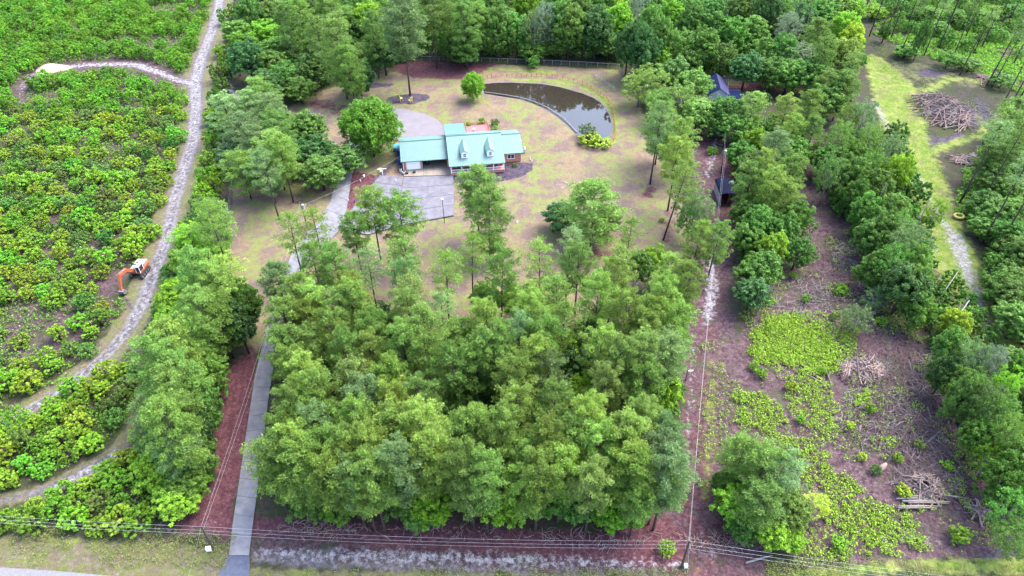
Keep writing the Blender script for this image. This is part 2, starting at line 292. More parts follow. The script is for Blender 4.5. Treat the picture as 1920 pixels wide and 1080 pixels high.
# ------------------------------------------------------------------ ground sheet
def build_ground():
    xs = np.concatenate([[-2500, -900, -450, -300], np.arange(-240, -120, 1.2), np.arange(-120, -48, .38), np.arange(-48, 120, .55), np.arange(120, 241, 1.2), [300, 450, 900, 2500]])
    ys = [-600, -150, -20, 20]; y = 36.0
    while y < 300: ys.append(y); y += .4 + (y - 36) * .0022
    ys = np.array(ys + [330, 400, 600, 1000, 3500])
    X, Y = np.meshgrid(xs, ys); ny, nx = X.shape
    pond = sdf(X, Y, G(POND))
    z = -np.clip(fbm(X, Y, 7, 3) * .25 + fbm(X, Y, 1.7, 9) * .12, 0, .4)
    k = np.clip((1.2 - pond) / 2.6, 0, 1); z = z * (1 - k) - 1.3 * k
    A = np.stack([mask('sand', X, Y), mask('red', X, Y), mask('grass', X, Y), np.ones(X.shape)], -1)
    B = np.stack([mask('lawn', X, Y), mask('soil', X, Y), mask('brown', X, Y), np.ones(X.shape)], -1)
    C = np.stack([mask('tan', X, Y), np.clip(1.0 - np.abs(pond - .2) / 1.3, 0, 1), mask('core', X, Y), np.ones(X.shape)], -1)
    cd = lsd(X, Y, [(a_, b_, 0) for a_, b_, w_ in TRACK]); rut = (np.exp(-((cd - 1.0) / .38) ** 2) * .55 * (fbm(X, Y, 5, 61) > .3)).ravel()
    idx = np.arange(ny * nx).reshape(ny, nx)
    q = np.stack([idx[:-1, :-1], idx[:-1, 1:], idx[1:, 1:], idx[1:, :-1]], -1).reshape(-1, 4)
    m = bpy.data.materials.new('ground'); m.use_nodes = True; t = m.node_tree; b = t.nodes['Principled BSDF']
    b.inputs['Roughness'].default_value = .95; b.inputs['Specular IOR Level'].default_value = .1
    tc = N(t, 'ShaderNodeTexCoord')
    def noise(sc, det=8, ro=.7, stretch=None):
        n = N(t, 'ShaderNodeTexNoise'); n.inputs['Scale'].default_value = sc; n.inputs['Detail'].default_value = det; n.inputs['Roughness'].default_value = ro
        t.links.new(tc.outputs['Object'], n.inputs['Vector']); return n.outputs['Fac']
    def mixc(f, a, c):
        x = N(t, 'ShaderNodeMix', data_type='RGBA'); t.links.new(f, x.inputs['Factor'])
        for s_, v in (('A', a), ('B', c)):
            if isinstance(v, tuple): x.inputs[s_].default_value = (*v, 1)
            else: t.links.new(v, x.inputs[s_])
        return x.outputs['Result']
    def rng(f, a, c, lo=0, hi=1):
        r = N(t, 'ShaderNodeMapRange'); r.interpolation_type = 'SMOOTHSTEP'
        r.inputs[1].default_value = a; r.inputs[2].default_value = c; r.inputs[3].default_value = lo; r.inputs[4].default_value = hi
        t.links.new(f, r.inputs[0]); return r.outputs[0]
    def math_(op, a, c):
        x = N(t, 'ShaderNodeMath', operation=op)
        for i, v in enumerate((a, c)):
            if isinstance(v, (int, float)): x.inputs[i].default_value = v
            else: t.links.new(v, x.inputs[i])
        return x.outputs[0]
    def sep(nm):
        a = N(t, 'ShaderNodeAttribute', attribute_name=nm); s = N(t, 'ShaderNodeSeparateColor'); t.links.new(a.outputs['Color'], s.inputs[0]); return s.outputs
    ruta = N(t, 'ShaderNodeAttribute', attribute_name='rut')
    a, b_, c = sep('ga'), sep('gb'), sep('gc')
    nb = noise(.10, 6, .6); nm = noise(.45, 8, .7); nf = noise(2.2, 6, .75); nx_ = noise(9, 4, .7); ns = noise(1.1, 10, .8)
    def thr(msk, n_, amp=1.0, w=.1):
        s_ = math_('ADD', msk, math_('MULTIPLY', math_('SUBTRACT', n_, .5), amp)); return rng(s_, .5 - w, .5 + w)
    nl2 = noise(.17, 7, .65)
    speck = rng(nx_, .3, .7, .255, .47)
    base = mixc(rng(nm, .4, .6), (.055, .075, .03), (.10, .075, .07))
    base = mixc(rng(nb, .45, .6), base, (.075, .09, .035))
    tan = mixc(rng(nm, .38, .62), (.22, .175, .125), (.185, .215, .065)); tan = mixc(rng(ns, .5, .62), tan, (.24, .205, .19))
    col = mixc(thr(c[0], nm, .9), base, tan)
    corec = mixc(rng(ns, .4, .6), (.13, .115, .125), (.24, .225, .25)); corec = mixc(rng(nm, .54, .66), corec, (.17, .175, .075)); corec = mixc(ruta.outputs['Fac'], corec, (.42, .40, .44)); col = mixc(thr(c[2], nm, .7), col, corec)
    brown = mixc(rng(ns, .36, .62), (.075, .045, .055), (.18, .115, .13)); brown = mixc(rng(nl2, .5, .62), brown, (.105, .10, .07)); brown = mixc(rng(nf, .56, .7), brown, (.22, .16, .165))
    col = mixc(thr(b_[2], nm, .8), col, brown)
    lawn = mixc(rng(nb, .40, .52), (.325, .25, .16), (.255, .295, .10)); lawn = mixc(rng(nm, .47, .58), lawn, (.285, .195, .15)); lawn = mixc(rng(nf, .56, .7), lawn, (.21, .26, .085)); lawn = mixc(rng(nl2, .48, .60), lawn, (.24, .17, .155))
    lawn = mixc(rng(ns, .56, .72), lawn, (.22, .235, .10))
    col = mixc(thr(b_[0], nm, .5), col, lawn)
    redc = mixc(rng(ns, .36, .64), (.115, .046, .058), (.21, .088, .10)); redc = mixc(rng(nf, .55, .75), redc, (.30, .17, .17))
    col = mixc(thr(a[1], nm, 1.0, .16), col, redc)
    soil = mixc(rng(ns, .4, .6), (.065, .05, .075), (.14, .11, .15))
    col = mixc(thr(b_[1], nm, .8), col, soil)
    gr = mixc(rng(nm, .42, .58), (.165, .29, .03), (.31, .36, .09)); gr = mixc(rng(nl2, .52, .64), gr, (.25, .23, .11)); gr = mixc(rng(ns, .54, .66), gr, (.17, .15, .11)); gr = mixc(rng(ns, .52, .68), gr, (.20, .18, .09))
    col = mixc(thr(a[2], nm, .9, .14), col, gr)
    sand = mixc(rng(ns, .35, .6), (.25, .23, .265), (.47, .45, .49)); 
    col = mixc(thr(a[0], ns, 1.3, .13), col, sand)
    col = mixc(rng(c[1], .35, .65), col, (.30, .27, .25))
    vm = N(t, 'ShaderNodeVectorMath', operation='SCALE'); t.links.new(col, vm.inputs[0]); t.links.new(math_('MULTIPLY', speck, rng(nf, .3, .7, .8, 1.2)), vm.inputs['Scale'])
    t.links.new(vm.outputs[0], b.inputs['Base Color'])
    bp = N(t, 'ShaderNodeBump'); bp.inputs['Distance'].default_value = .12; bp.inputs['Strength'].default_value = .8
    t.links.new(math_('ADD', nf, nx_), bp.inputs['Height']); t.links.new(bp.outputs[0], b.inputs['Normal'])
    me = npmesh('ground', np.stack([X, Y, z], -1).reshape(-1, 3), np.full(len(q), 4), q.ravel(), [m],
                {'rut': ('FLOAT', rut), 'ga': ('FLOAT_COLOR', A.reshape(-1, 4)), 'gb': ('FLOAT_COLOR', B.reshape(-1, 4)), 'gc': ('FLOAT_COLOR', C.reshape(-1, 4))}, True)
    tag(link(bpy.data.objects.new('ground', me)), kind='structure')
build_ground()
wm = bpy.data.materials.new('water'); wm.use_nodes = True; t = wm.node_tree; b = t.nodes['Principled BSDF']
b.inputs['Base Color'].default_value = (.016, .013, .010, 1); b.inputs['Roughness'].default_value = .04; b.inputs['IOR'].default_value = 1.42; b.inputs['Specular IOR Level'].default_value = .5
n_ = N(t, 'ShaderNodeTexNoise'); n_.inputs['Scale'].default_value = .6; bp = N(t, 'ShaderNodeBump'); bp.inputs['Distance'].default_value = .03; bp.inputs['Strength'].default_value = .15
tc = N(t, 'ShaderNodeTexCoord'); t.links.new(tc.outputs['Object'], n_.inputs[0]); t.links.new(n_.outputs[0], bp.inputs['Height']); t.links.new(bp.outputs[0], b.inputs['Normal'])
pc = Vector((sum(p[0] for p in G(POND)) / len(POND), sum(p[1] for p in G(POND)) / len(POND), 0))
wp = [Vector((*p, 0)) for p in G(POND)]
mb = MB(); mb.poly([(pc + (p - pc) * 1.06)[:2] + (-.5,) if False else ((pc + (p - pc) * 1.06).x, (pc + (p - pc) * 1.06).y, -.5) for p in wp])
tag(mb.build('pond_water', wm), kind='structure')

# ------------------------------------------------------------------ paved surfaces
def strip(left, right, step, name, label_mat, base_mat, z=.09):
    L = [P(*p) for p in left]; Rr = [P(*p) for p in right]
    base = empty(name); 
    mb = MB()
    for i in range(len(L) - 1): mb.poly([L[i], Rr[i], Rr[i + 1], L[i + 1]][::-1], .0, .03)
    b0 = mb.build(name, base_mat); bpy.data.objects.remove(base); tag(b0, kind='structure')
    # resample along the strip
    cum = [0]
    for i in range(len(L) - 1): cum.append(cum[-1] + ((L[i + 1] + Rr[i + 1]) / 2 - (L[i] + Rr[i]) / 2).length)
    def at(s):
        for i in range(len(cum) - 1):
            if s <= cum[i + 1] or i == len(cum) - 2:
                f = (s - cum[i]) / (cum[i + 1] - cum[i]); return L[i].lerp(L[i + 1], f), Rr[i].lerp(Rr[i + 1], f)
    n = int(cum[-1] / step)
    for k in range(n):
        a, b2 = at(k * step + .03), at(k * step + step / 2); c2 = at((k + 1) * step - .03)
        dz = rs.uniform(-.008, .008)
        MB().poly([c2[0], b2[0], a[0], a[1], b2[1], c2[1]], .035, z + dz).build('slab', label_mat, b0)
    return b0
strip([(429, 1042), (437, 980), (446, 920), (455, 860), (463, 805), (470, 760), (479, 700), (492, 650), (503, 605), (512, 565), (528, 515), (552, 470), (577, 438), (598, 416), (619, 378), (637, 313), (648, 270), (672, 240), (705, 218)],
      [(467, 1042), (474, 985), (482, 925), (490, 862), (497, 800), (502, 757), (510, 705), (521, 655), (532, 608), (541, 568), (556, 530), (582, 490), (612, 458), (640, 428), (650, 392), (662, 316), (674, 280), (700, 256), (722, 250)],
      3.05, 'driveway', M['concrete'], M['joint'])
ap = MB().poly([P(*p) for p in [(428, 1043), (417, 1064), (405, 1090), (468, 1090), (468, 1043)]][::-1], .0, .07).build('driveway_apron', M['asphaltblue']); tag(ap, kind='structure')
rd = MB().poly([P(*p) for p in [(-600, 1012), (0, 1064), (110, 1071), (230, 1082), (420, 1100), (900, 1132), (1600, 1165), (2600, 1170), (2600, 1400), (-600, 1400)]][::-1], .0, .05).build('road', M['asphalt']); tag(rd, kind='structure')
# parking pads
def quadpad(cs, nu, nv, name, m, skip=()):
    c = [P(*p) for p in cs]  # far-left, far-right, near-right, near-left
    b0 = MB().poly([c[3], c[2], c[1], c[0]], .0, .028).build(name, M['joint']); tag(b0, kind='structure')
    f = lambda u, v: c[0].lerp(c[1], u).lerp(c[3].lerp(c[2], u), v)
    for i in range(nu):
        for j in range(nv):
            if (i, j) in skip: continue
            e = .003
            MB().poly([f(i / nu + e, (j + 1) / nv - e), f((i + 1) / nu - e, (j + 1) / nv - e), f((i + 1) / nu - e, j / nv + e), f(i / nu + e, j / nv + e)], .032, .085 + rs.uniform(-.006, .006)).build('slab', m, b0)
quadpad([(757, 332), (850, 329), (852, 404), (742, 424)], 4, 4, 'parking_pad', M['concrete2'])
quadpad([(712, 329), (756.4, 331.8), (741.4, 424), (655, 398)], 4, 5, 'side_parking_pad', M['concrete2'])
quadpad([(640, 432), (655, 399), (740, 425.5), (690, 440)], 3, 2, 'driveway_link_pad', M['concrete'])
quadpad([(758, 303), (846, 296), (849.5, 328.5), (757, 331)], 5, 2, 'garage_apron', M['stained'])
tag(MB().poly([P(*p) for p in [(706, 217), (738, 203), (760, 205), (795, 213), (822, 226), (833, 240), (834, 255), (830, 262), (755, 266), (738, 262), (723, 251)]][::-1], .0, .06).build('back_drive', M['gravelback']), kind='structure')

# ------------------------------------------------------------------ foliage generators
def leafcloud(cent, rad, nper, size, aspect, up=.35, shell=.55, flat=.75, seed=0, jit=.5, tri=False, radial=False):
    r = np.random.RandomState(seed); n = len(cent); T = n * nper
    C = np.repeat(np.asarray(cent), nper, 0); Rd = np.repeat(np.asarray(rad), nper)
    d = r.normal(size=(T, 3)); d[:, 2] += up; d /= np.linalg.norm(d, axis=1)[:, None]
    rr = Rd * (shell + (1 - shell) * r.rand(T)); pos = C + d * rr[:, None] * np.array([1, 1, flat])
    nrm = d + r.normal(size=(T, 3)) * jit; nrm /= np.linalg.norm(nrm, axis=1)[:, None]
    a = r.normal(size=(T, 3)) 
    if radial:  # long axis points outwards, needle sprays
        L = d + r.normal(size=(T, 3)) * .5; L /= np.linalg.norm(L, axis=1)[:, None]; w = np.cross(L, a); w /= np.linalg.norm(w, axis=1)[:, None]
    else:
        L = np.cross(nrm, a); L /= np.linalg.norm(L, axis=1)[:, None]; w = np.cross(nrm, L)
    s = size * (.6 + .8 * r.rand(T))[:, None]
    L = L * s; w = w * s * aspect
    tint = np.clip(np.repeat(r.rand(n), nper) * .55 + r.rand(T) * .45, 0, 1)
    if tri:
        co = np.stack([pos - w * .5 - L * .3, pos + w * .5 - L * .3, pos + L * .7], 1).reshape(-1, 3); k = 3
    else:
        co = np.stack([pos - L * .5, pos + w * .5, pos + L * .5, pos - w * .5], 1).reshape(-1, 3); k = 4
    return co, k, T, np.repeat(tint, k)
def cloudmesh(name, parts, m):
    co = np.concatenate([p[0] for p in parts]); fn = np.concatenate([np.full(p[2], p[1]) for p in parts])
    return npmesh(name, co, fn, np.arange(len(co)), [m], {'tint': ('FLOAT', np.concatenate([p[3] for p in parts]))})
def pine(seed, h=18., Rr=4.4, base=.42, nl=34, nper=42, dens=7, top=1.0, cr=.68):
    r = random.Random(seed); cent = []; rad = []; mb = MB()
    bx, by = r.uniform(-.5, .5), r.uniform(-.5, .5)
    ax = lambda z: Vector((bx * (z / h) ** 2, by * (z / h) ** 2, z))
    mb.tube([ax(z) for z in (-.3, h * .2, h * .45, h * .7, h * .95)], [.24, .19, .155, .10, .03], 7)
    for i in range(nl):
        f = (i + r.random()) / nl; z = h * (base + (1 - base) * f * .96)
        prof = math.sqrt(max(.04, 1 - ((f - .4) / .64) ** 2)) if f > .4 else (.66 + .34 * f / .4)
        L = Rr * prof * r.uniform(.62, 1.08); a = i * 2.4 + r.uniform(-.5, .5)
        up = .18 + .5 * f; o = ax(z - L * up * .55)
        d = Vector((math.cos(a), math.sin(a), up * .8)); tip = o + d * L
        mb.tube([o, o.lerp(tip, .5) + Vector((0, 0, -.15)), tip], [.06, .04, .015], 4, False)
        for k in range(dens):
            q = .38 + .65 * (k + r.random()) / dens; side = r.uniform(-.34, .34) * L * q
            p = o.lerp(tip, q) + Vector((-math.sin(a) * side, math.cos(a) * side, r.uniform(-.2, .45)))
            cent.append(tuple(p)); rad.append(cr * r.uniform(.65, 1.2))
    for k in range(int(10 * top)):
        a = r.uniform(0, 6.28); q = r.uniform(0, 1.5); cent.append((bx + math.cos(a) * q, by + math.sin(a) * q, h - q * .5 - r.uniform(0, .6))); rad.append(cr * r.uniform(.7, 1.1))
    cl = leafcloud(cent, rad, int(nper * 1.25), .33, .42, .6, .68, .72, seed, .6, True, True)
    return mb.mesh('trunk', M['bark'], True), cloudmesh('crown', [cl], M['needles']), h, Rr
def broad(seed, h=11., Rr=5.0, base=.12, lobes=30, sub=11, nper=48, leaf=.32, barkm='bark', lr=1.7, sparse=0):
    r = random.Random(seed); cent = []; rad = []; mb = MB()
    mb.tube([(0, 0, -.3), (.1, 0, h * .3), (0, .2, h * .62)], [.28, .2, .1], 7)
    zc = h * (base + 1) / 2; hz = h * (1 - base) / 2
    for i in range(lobes):
        g = (i + .5) / lobes; ph = i * 2.39996 + r.uniform(-.3, .3); cz = 1 - 1.75 * g
        s = math.sqrt(max(0, 1 - cz * cz)); k = r.uniform(.62, .95)
        c = Vector((math.cos(ph) * s * Rr * k * .82, math.sin(ph) * s * Rr * k * .82, zc + cz * hz * k * .88))
        if i % 2 == 0: mb.tube([(0, 0, h * .3), c * .6 + Vector((0, 0, h * .15)), c], [.09, .05, .02], 4, False)
        if r.random() < sparse: continue
        R1 = lr * r.uniform(.7, 1.15) * Rr / 5
        for j in range(sub):
            v = Vector((r.gauss(0, 1), r.gauss(0, 1), r.gauss(.3, 1))).normalized() * R1 * r.uniform(.5, 1)
            v.z *= .8; cent.append(tuple(c + v)); rad.append(.62 * r.uniform(.6, 1.15) * Rr / 5)
    cl = leafcloud(cent, rad, nper, leaf, .75, .4, .4, .8, seed, .6)
    return mb.mesh('trunk', M[barkm], True), cloudmesh('crown', [cl], M['leaves']), h, Rr
VAR = {
 'pine': [pine(11), pine(12, nl=38), pine(13, Rr=4.2, base=.36), pine(14, nl=30, Rr=4.7), pine(15, base=.45, nl=36), pine(16, Rr=4.0, nl=40)],
 'full': [pine(17, base=.2, nl=46, dens=6, Rr=4.8), pine(18, base=.16, nl=50, Rr=4.6), pine(19, base=.24, nl=44, Rr=5.0)],
 'thin': [pine(21, base=.45, nl=26, dens=4, nper=30, Rr=4.0, cr=.72), pine(22, base=.4, nl=30, dens=4, nper=26, Rr=3.8, cr=.7), pine(23, base=.5, nl=24, dens=5, nper=30, cr=.7)],
 'tall': [pine(31, h=22, base=.70, nl=15, dens=4, nper=28, Rr=3.2, cr=.75, top=.6), pine(32, h=22, base=.72, nl=14, dens=4, nper=26, Rr=2.9, cr=.75, top=.6), pine(33, h=22, base=.66, nl=17, dens=3, nper=26, Rr=3.0, cr=.7, top=.5)],
 'broad': [broad(41), broad(42, lobes=34), broad(43, h=12, Rr=4.6), broad(44, h=10.5, lobes=26, lr=1.9)],
 'oak': [broad(45, h=14, Rr=7.5, base=.0, lobes=60, sub=14, nper=40, leaf=.36, lr=1.5)],
 'airy': [broad(51, nper=26, leaf=.25, sparse=.15, barkm='greybark', lr=1.9), broad(52, h=12, nper=28, leaf=.25, sparse=.2, barkm='greybark')],
 'shrub': [broad(61, h=4.0, Rr=2.3, base=-.1, lobes=15, sub=7, nper=26, leaf=.31, lr=1.9), broad(62, h=3.6, Rr=2.5, base=-.15, lobes=17, sub=6, nper=26, leaf=.3, lr=1.8), broad(63, h=4.4, Rr=2.1, base=-.05, lobes=14, sub=7, nper=26, leaf=.31, lr=2), broad(64, h=3.2, Rr=2.2, base=-.1, lobes=12, sub=7, nper=26, leaf=.32, lr=2)],
}
TONE = {
 'y': ((.170, .265, .044), 'yellow-green'), 'g': ((.135, .235, .042), 'mid-green'), 'p': ((.142, .235, .075), 'pale grey-green'), 'o': ((.150, .225, .048), 'olive'),
 'd': ((.050, .120, .030), 'dark green'), 'e': ((.088, .200, .030), 'emerald green'), 'b': ((.155, .31, .022), 'bright green'), 'Y': ((.26, .37, .03), 'lemon-green'),
 'm': ((.112, .205, .036), 'deep green'), 's': ((.18, .24, .13), 'silvery grey-green'),
}
TREES = []
def tree(name, kind, base, h, r, tone, region, rz=None, lean=None, label=None):
    V = VAR[kind]; i = rs.randint(len(V)); tr, cr, vh, vr = V[i]
    e = empty(name, base, rs.uniform(0, 6.28) if rz is None else rz)
    a = bpy.data.objects.new('trunk', tr); c = bpy.data.objects.new('crown', cr)
    sc = (r / vr, r / vr, h / vh)
    for o in (a, c): link(o, e); o.scale = sc
    if kind in ('pine', 'thin', 'tall', 'full'): a.scale = (max(.75, h / vh * .9),) * 2 + (h / vh,)
    if lean: e.rotation_euler = (lean[1], lean[0], 0)
    t0 = TONE[tone][0]; j = (1 + rs.uniform(-.1, .1)) * (.72 if tone in 'ps' and kind in ('broad', 'airy') else 1); c.color = (t0[0] * j * (1 + rs.uniform(-.06, .06)), t0[1] * j, t0[2] * j * (1 + rs.uniform(-.1, .15)), 1)
    if label: e['label'] = label
    TREES.append((e, name, kind, tone, region, h, r)); return e
def tc_(px, py, kind, tone, region, h=None, rm=None, zc=None, name=None, label=None, var=None):
    """tree whose crown centre is seen at px,py"""
    if h is None: h = {'pine': rs.uniform(16.5, 19.5), 'thin': rs.uniform(16, 18.5), 'tall': rs.uniform(20, 24), 'full': rs.uniform(16, 19.5), 'broad': rs.uniform(9, 12), 'airy': rs.uniform(8, 11), 'shrub': rs.uniform(3, 4.6)}[kind]
    if rm is None: rm = {'pine': rs.uniform(3.6, 4.6), 'thin': rs.uniform(3.4, 4.2), 'tall': rs.uniform(2.8, 3.4), 'full': rs.uniform(4.6, 5.6), 'broad': rs.uniform(4, 5.2), 'airy': rs.uniform(3.6, 4.6), 'shrub': rs.uniform(1.9, 2.6)}[kind]
    f = zc or {'pine': .7, 'thin': .7, 'tall': .82, 'full': .62, 'broad': .56, 'airy': .56, 'shrub': .5}[kind]
    p = P(px, py, h * f)
    if region == 'backtop' and px < 1175: p.y = max(p.y, P(1000, 116).y + rs.uniform(1, 5))
    nm = name or {'full': 'pine_tree', 'pine': 'pine_tree', 'thin': 'pine_tree', 'tall': 'pine_tree', 'broad': 'broadleaf_tree', 'airy': 'broadleaf_tree', 'shrub': 'shrub'}[kind]
    return tree(nm, var or kind, (p.x, p.y, 0), h, rm, tone, region, label=label)
def tb_(px, py, kind, tone, region, h, rm, **kw):
    p = P(px, py); return tree({'broad': 'broadleaf_tree', 'oak': 'broadleaf_tree', 'airy': 'broadleaf_tree', 'shrub': 'shrub'}.get(kind, 'pine_tree'), kind, (p.x, p.y, 0), h, rm, tone, region, **kw)
def spec(region, txt):
    for it in txt.split():
        a = it.split(','); kind = {'P': 'pine', 'T': 'thin', 'L': 'tall', 'B': 'broad', 'A': 'airy', 'S': 'shrub'}[a[2][0]]
        if kind == 'pine' and region in ('backleft', 'backtop', 'leftbelt', 'midbelt', 'corner'): kind = 'full'
        h = float(a[3]) if len(a) > 3 and a[3] else None; r_ = float(a[4]) if len(a) > 4 else None
        if r_ is None and region in ('backleft', 'backtop') and kind in ('broad', 'airy'): r_ = rs.uniform(5, 6.4)
        if region == 'backtop' and kind == 'broad' and h is None or (region == 'backtop' and float(a[1]) < 100 and float(a[0]) < 1270 and kind in ('broad', 'airy')): h = rs.uniform(14, 18.5)
        x_, y_ = float(a[0]), float(a[1])
        if region == 'grove':
            if y_ > 600 and x_ < 560: x_ += 20; r_ = r_ or rs.uniform(3.4, 4.1)
            if y_ > 900: y_ -= 26
            if y_ > 600: r_ = (r_ or rs.uniform(3.5, 4.5)) * .9
            if x_ > 1190: x_ -= 15; r_ = r_ or rs.uniform(3.3, 3.9)
            if y_ < 600: r_ = (r_ or rs.uniform(3.5, 4.3)) * .9
        elif region == 'leftbelt' and y_ > 640 and x_ > 340: x_ -= 16; r_ = r_ or rs.uniform(3.4, 4.3)
        elif region == 'corner': r_ = (r_ or 4) * .86; x_ -= 6
        if region == 'leftbelt' and r_ is None: r_ = rs.uniform(3.6, 4.6)
        if region == 'midbelt': x_ += 10; r_ = r_ or rs.uniform(3.4, 4.4)
        elif region == 'rightbelt' and r_ is None:
            r_ = rs.uniform(3.3, 4.5)
            if y_ > 330: x_ -= 8
            if y_ > 520: x_ -= 8; r_ *= .82
            if rs.rand() < .45: kind = 'airy'
        elif region == 'rightunder' and y_ > 400 and x_ < 1900: x_ += 36 + (18 if y_ > 480 else 0)
        tc_(x_, y_, kind, a[2][1], region, h, r_)
# the central pine grove, crown by crown
spec('grove', """548,446,Ty 593,434,Ty 664,437,Pm,15,3.6 590,502,Pg 631,508,Pm 693,505,Tp 758,481,Pg,14 761,532,Pp 524,538,Pp 566,562,Pg 658,561,Py 590,582,Py
835,517,Ty 883,481,Ty 767,566,To 940,517,Pg 1014,499,Ty 1067,473,Tp 1085,500,Pg 1150,529,Py 1168,505,Tg 1212,505,Bm 1242,493,Bb,9,3.6 1269,526,Pg 1298,541,Py 1044,561,Pg 1120,564,Py 1254,564,Py 910,564,Bm,10 963,564,Bb,8,3.5 996,582,Py
517,607,Py 580,606,Py 519,660,Pg 567,663,Pg 640,590,Pg 667,577,Pg 650,671,Pg 697,671,Py 769,590,Po 722,615,Bd,12 794,629,Pg 803,682,Py 872,663,Bb,12,2.6 894,690,Pg 553,715,Py 733,715,Py 667,724,Po 605,743,Pg 530,777,Po 578,765,Py 694,754,Pp 733,768,Py 789,760,Pg 519,818,Pg 594,810,Pp 622,799,Pg 678,804,Pg 740,815,Py 789,810,Py 858,754,Be,10 700,838,Py 817,843,Py 872,824,Pg
910,610,Py 971,632,Tp 996,604,Py 1018,640,Pg 915,671,Pg 1054,610,Tg 1060,657,Bb,9 1099,635,Bd,10 1174,596,Py 1215,630,Py 1235,605,Py 1277,610,Pg 1127,660,Py 1027,707,Pp 965,720,Py 915,720,Be,11 1218,677,Po 1263,677,Pp 1104,695,Bd,8 1132,735,Po 1260,737,Bb,11,3.6 1218,725,Pg 971,777,Py 1090,740,Bb,8 1040,771,Pg 1102,790,Py 1165,775,Be,9 1207,796,Be,8 888,760,Bd,8 885,810,Pg 943,815,Py 1024,835,Py 935,856,Be,8 1174,835,Py 1254,827,Pp 1070,830,Pg 1120,850,Pg
509,865,Pg 486,878,Ty 540,878,Py 590,860,Pg 616,850,Pg 655,878,Py 692,852,Py 746,886,Pp 817,860,Py 877,883,Pg 699,900,Pg 790,905,Py 582,905,Pg 621,925,Py 660,925,Pp 555,930,Py,14 515,925,Py,13,3.4 582,956,Bm,8 634,975,Bb,6,3.2 686,950,Py,14 754,962,Be,9 810,970,Bb,9,4 850,945,Bm,8 791,982,Be,6 884,946,Po,14 910,900,Pg 1016,847,Pg 1042,880,Py 959,889,Bb,10 946,965,Bb,9 1008,925,Py 1053,915,Py 1110,935,Po 1120,890,Be,9 1167,839,Py 1196,886,Py 1251,860,Pp 1204,915,Py 1265,896,Pp 1251,930,Pg,15 1146,977,Bb,8 1212,959,Pg,14 1180,975,Bb,7 1021,960,Be,9 1081,972,Be,8 980,940,Py,15 730,930,Py,14
530,700,Py 625,630,Pg 700,625,Pg 760,660,Pg 850,700,Pg 860,640,Pg,14 830,590,Tp 940,660,Pg 1080,680,Bd,8 1160,690,Pg 1000,680,Py 640,850,Pg 560,850,Py 760,850,Be,10 840,800,Bm,10 990,870,Pg 1060,860,Be,9 1150,900,Be,9 1220,800,Pg 1280,640,Pg,13 1285,575,Py,13""")
# open yard trees
Q = lambda *a, **k: tb_(*a, **k)
Q(898, 446, 'pine', 'm', 'yard', 17.5, 4.6, label='slim pine in front of the porch, its top overlapping the green roof')
Q(919, 487, 'full', 'g', 'yard', 17.5, 5.0, label='pine on the front lawn just below the pine nearest the porch')
Q(1107, 461, 'full', 'g', 'yard', 16, 6.9, label='wide round pine alone on the lawn right of the front pair of pines')
tc_(1052, 405, 'broad', 'd', 'yard', 6.5, 4.6, label='low dark green tree tucked under the left side of the wide lawn pine')
tc_(1135, 415, 'broad', 'm', 'yard', 6, 4.0, label='low green tree tucked under the right side of the wide lawn pine')
Q(1172, 501, 'thin', 'y', 'yard', 12.5, 3.2, label='narrow young pine on the lawn right of the wide round pine')
Q(1219, 344, 'thin', 'p', 'yard', 20, 4.2, label='tall pale pine at the right lawn edge with red straw at its foot')
Q(1252, 394, 'pine', 'y', 'yard', 18.5, 4.4, label='pine at the right lawn edge directly right of the tall pale one')
Q(1244, 449, 'thin', 'y', 'yard', 19, 3.8, lean=(.13, -.05), label='leaning pine with a long bare trunk at the right lawn edge')
Q(523, 410, 'thin', 'p', 'yard', 17, 4.4, label='pine on the left lawn with a small round mulch ring at its foot')
Q(550, 378, 'pine', 'g', 'yard', 17, 3.8, label='pine just behind the one with the round mulch ring on the left lawn')
tc_(693, 240, 'broad', 'b', 'yard', 15.5, 8.3, zc=.5, var='oak', label='large spreading broadleaf tree beside the left end of the house')
Q(769, 178, 'pine', 'p', 'yard', 27, 7.0, label='tallest pine in the back yard standing in an oval of dark mulch')
Q(819, 128, 'pine', 'g', 'yard', 25, 6.2, label='tall pine right of the tallest, rooted in the red straw at the back')
Q(887, 188, 'oak', 'b', 'yard', 8.5, 3.6, label='small bright round tree at the left tip of the pond')
Q(443, 538, 'thin', 'm', 'yard', 20, 4.8, lean=(-.04, 0), label='pine with a long dark trunk leaning over the left chain-link fence')
tc_(699, 398, 'pine', 'g', 'yard', 17, 4.2, label='left one of the two pines in front of the parking pad')
tc_(752, 407, 'pine', 'm', 'yard', 17, 5.4, label='right one of the two pines in front of the parking pad')
tc_(835, 300, 'shrub', 'm', 'yard', .9, .6) if False else None
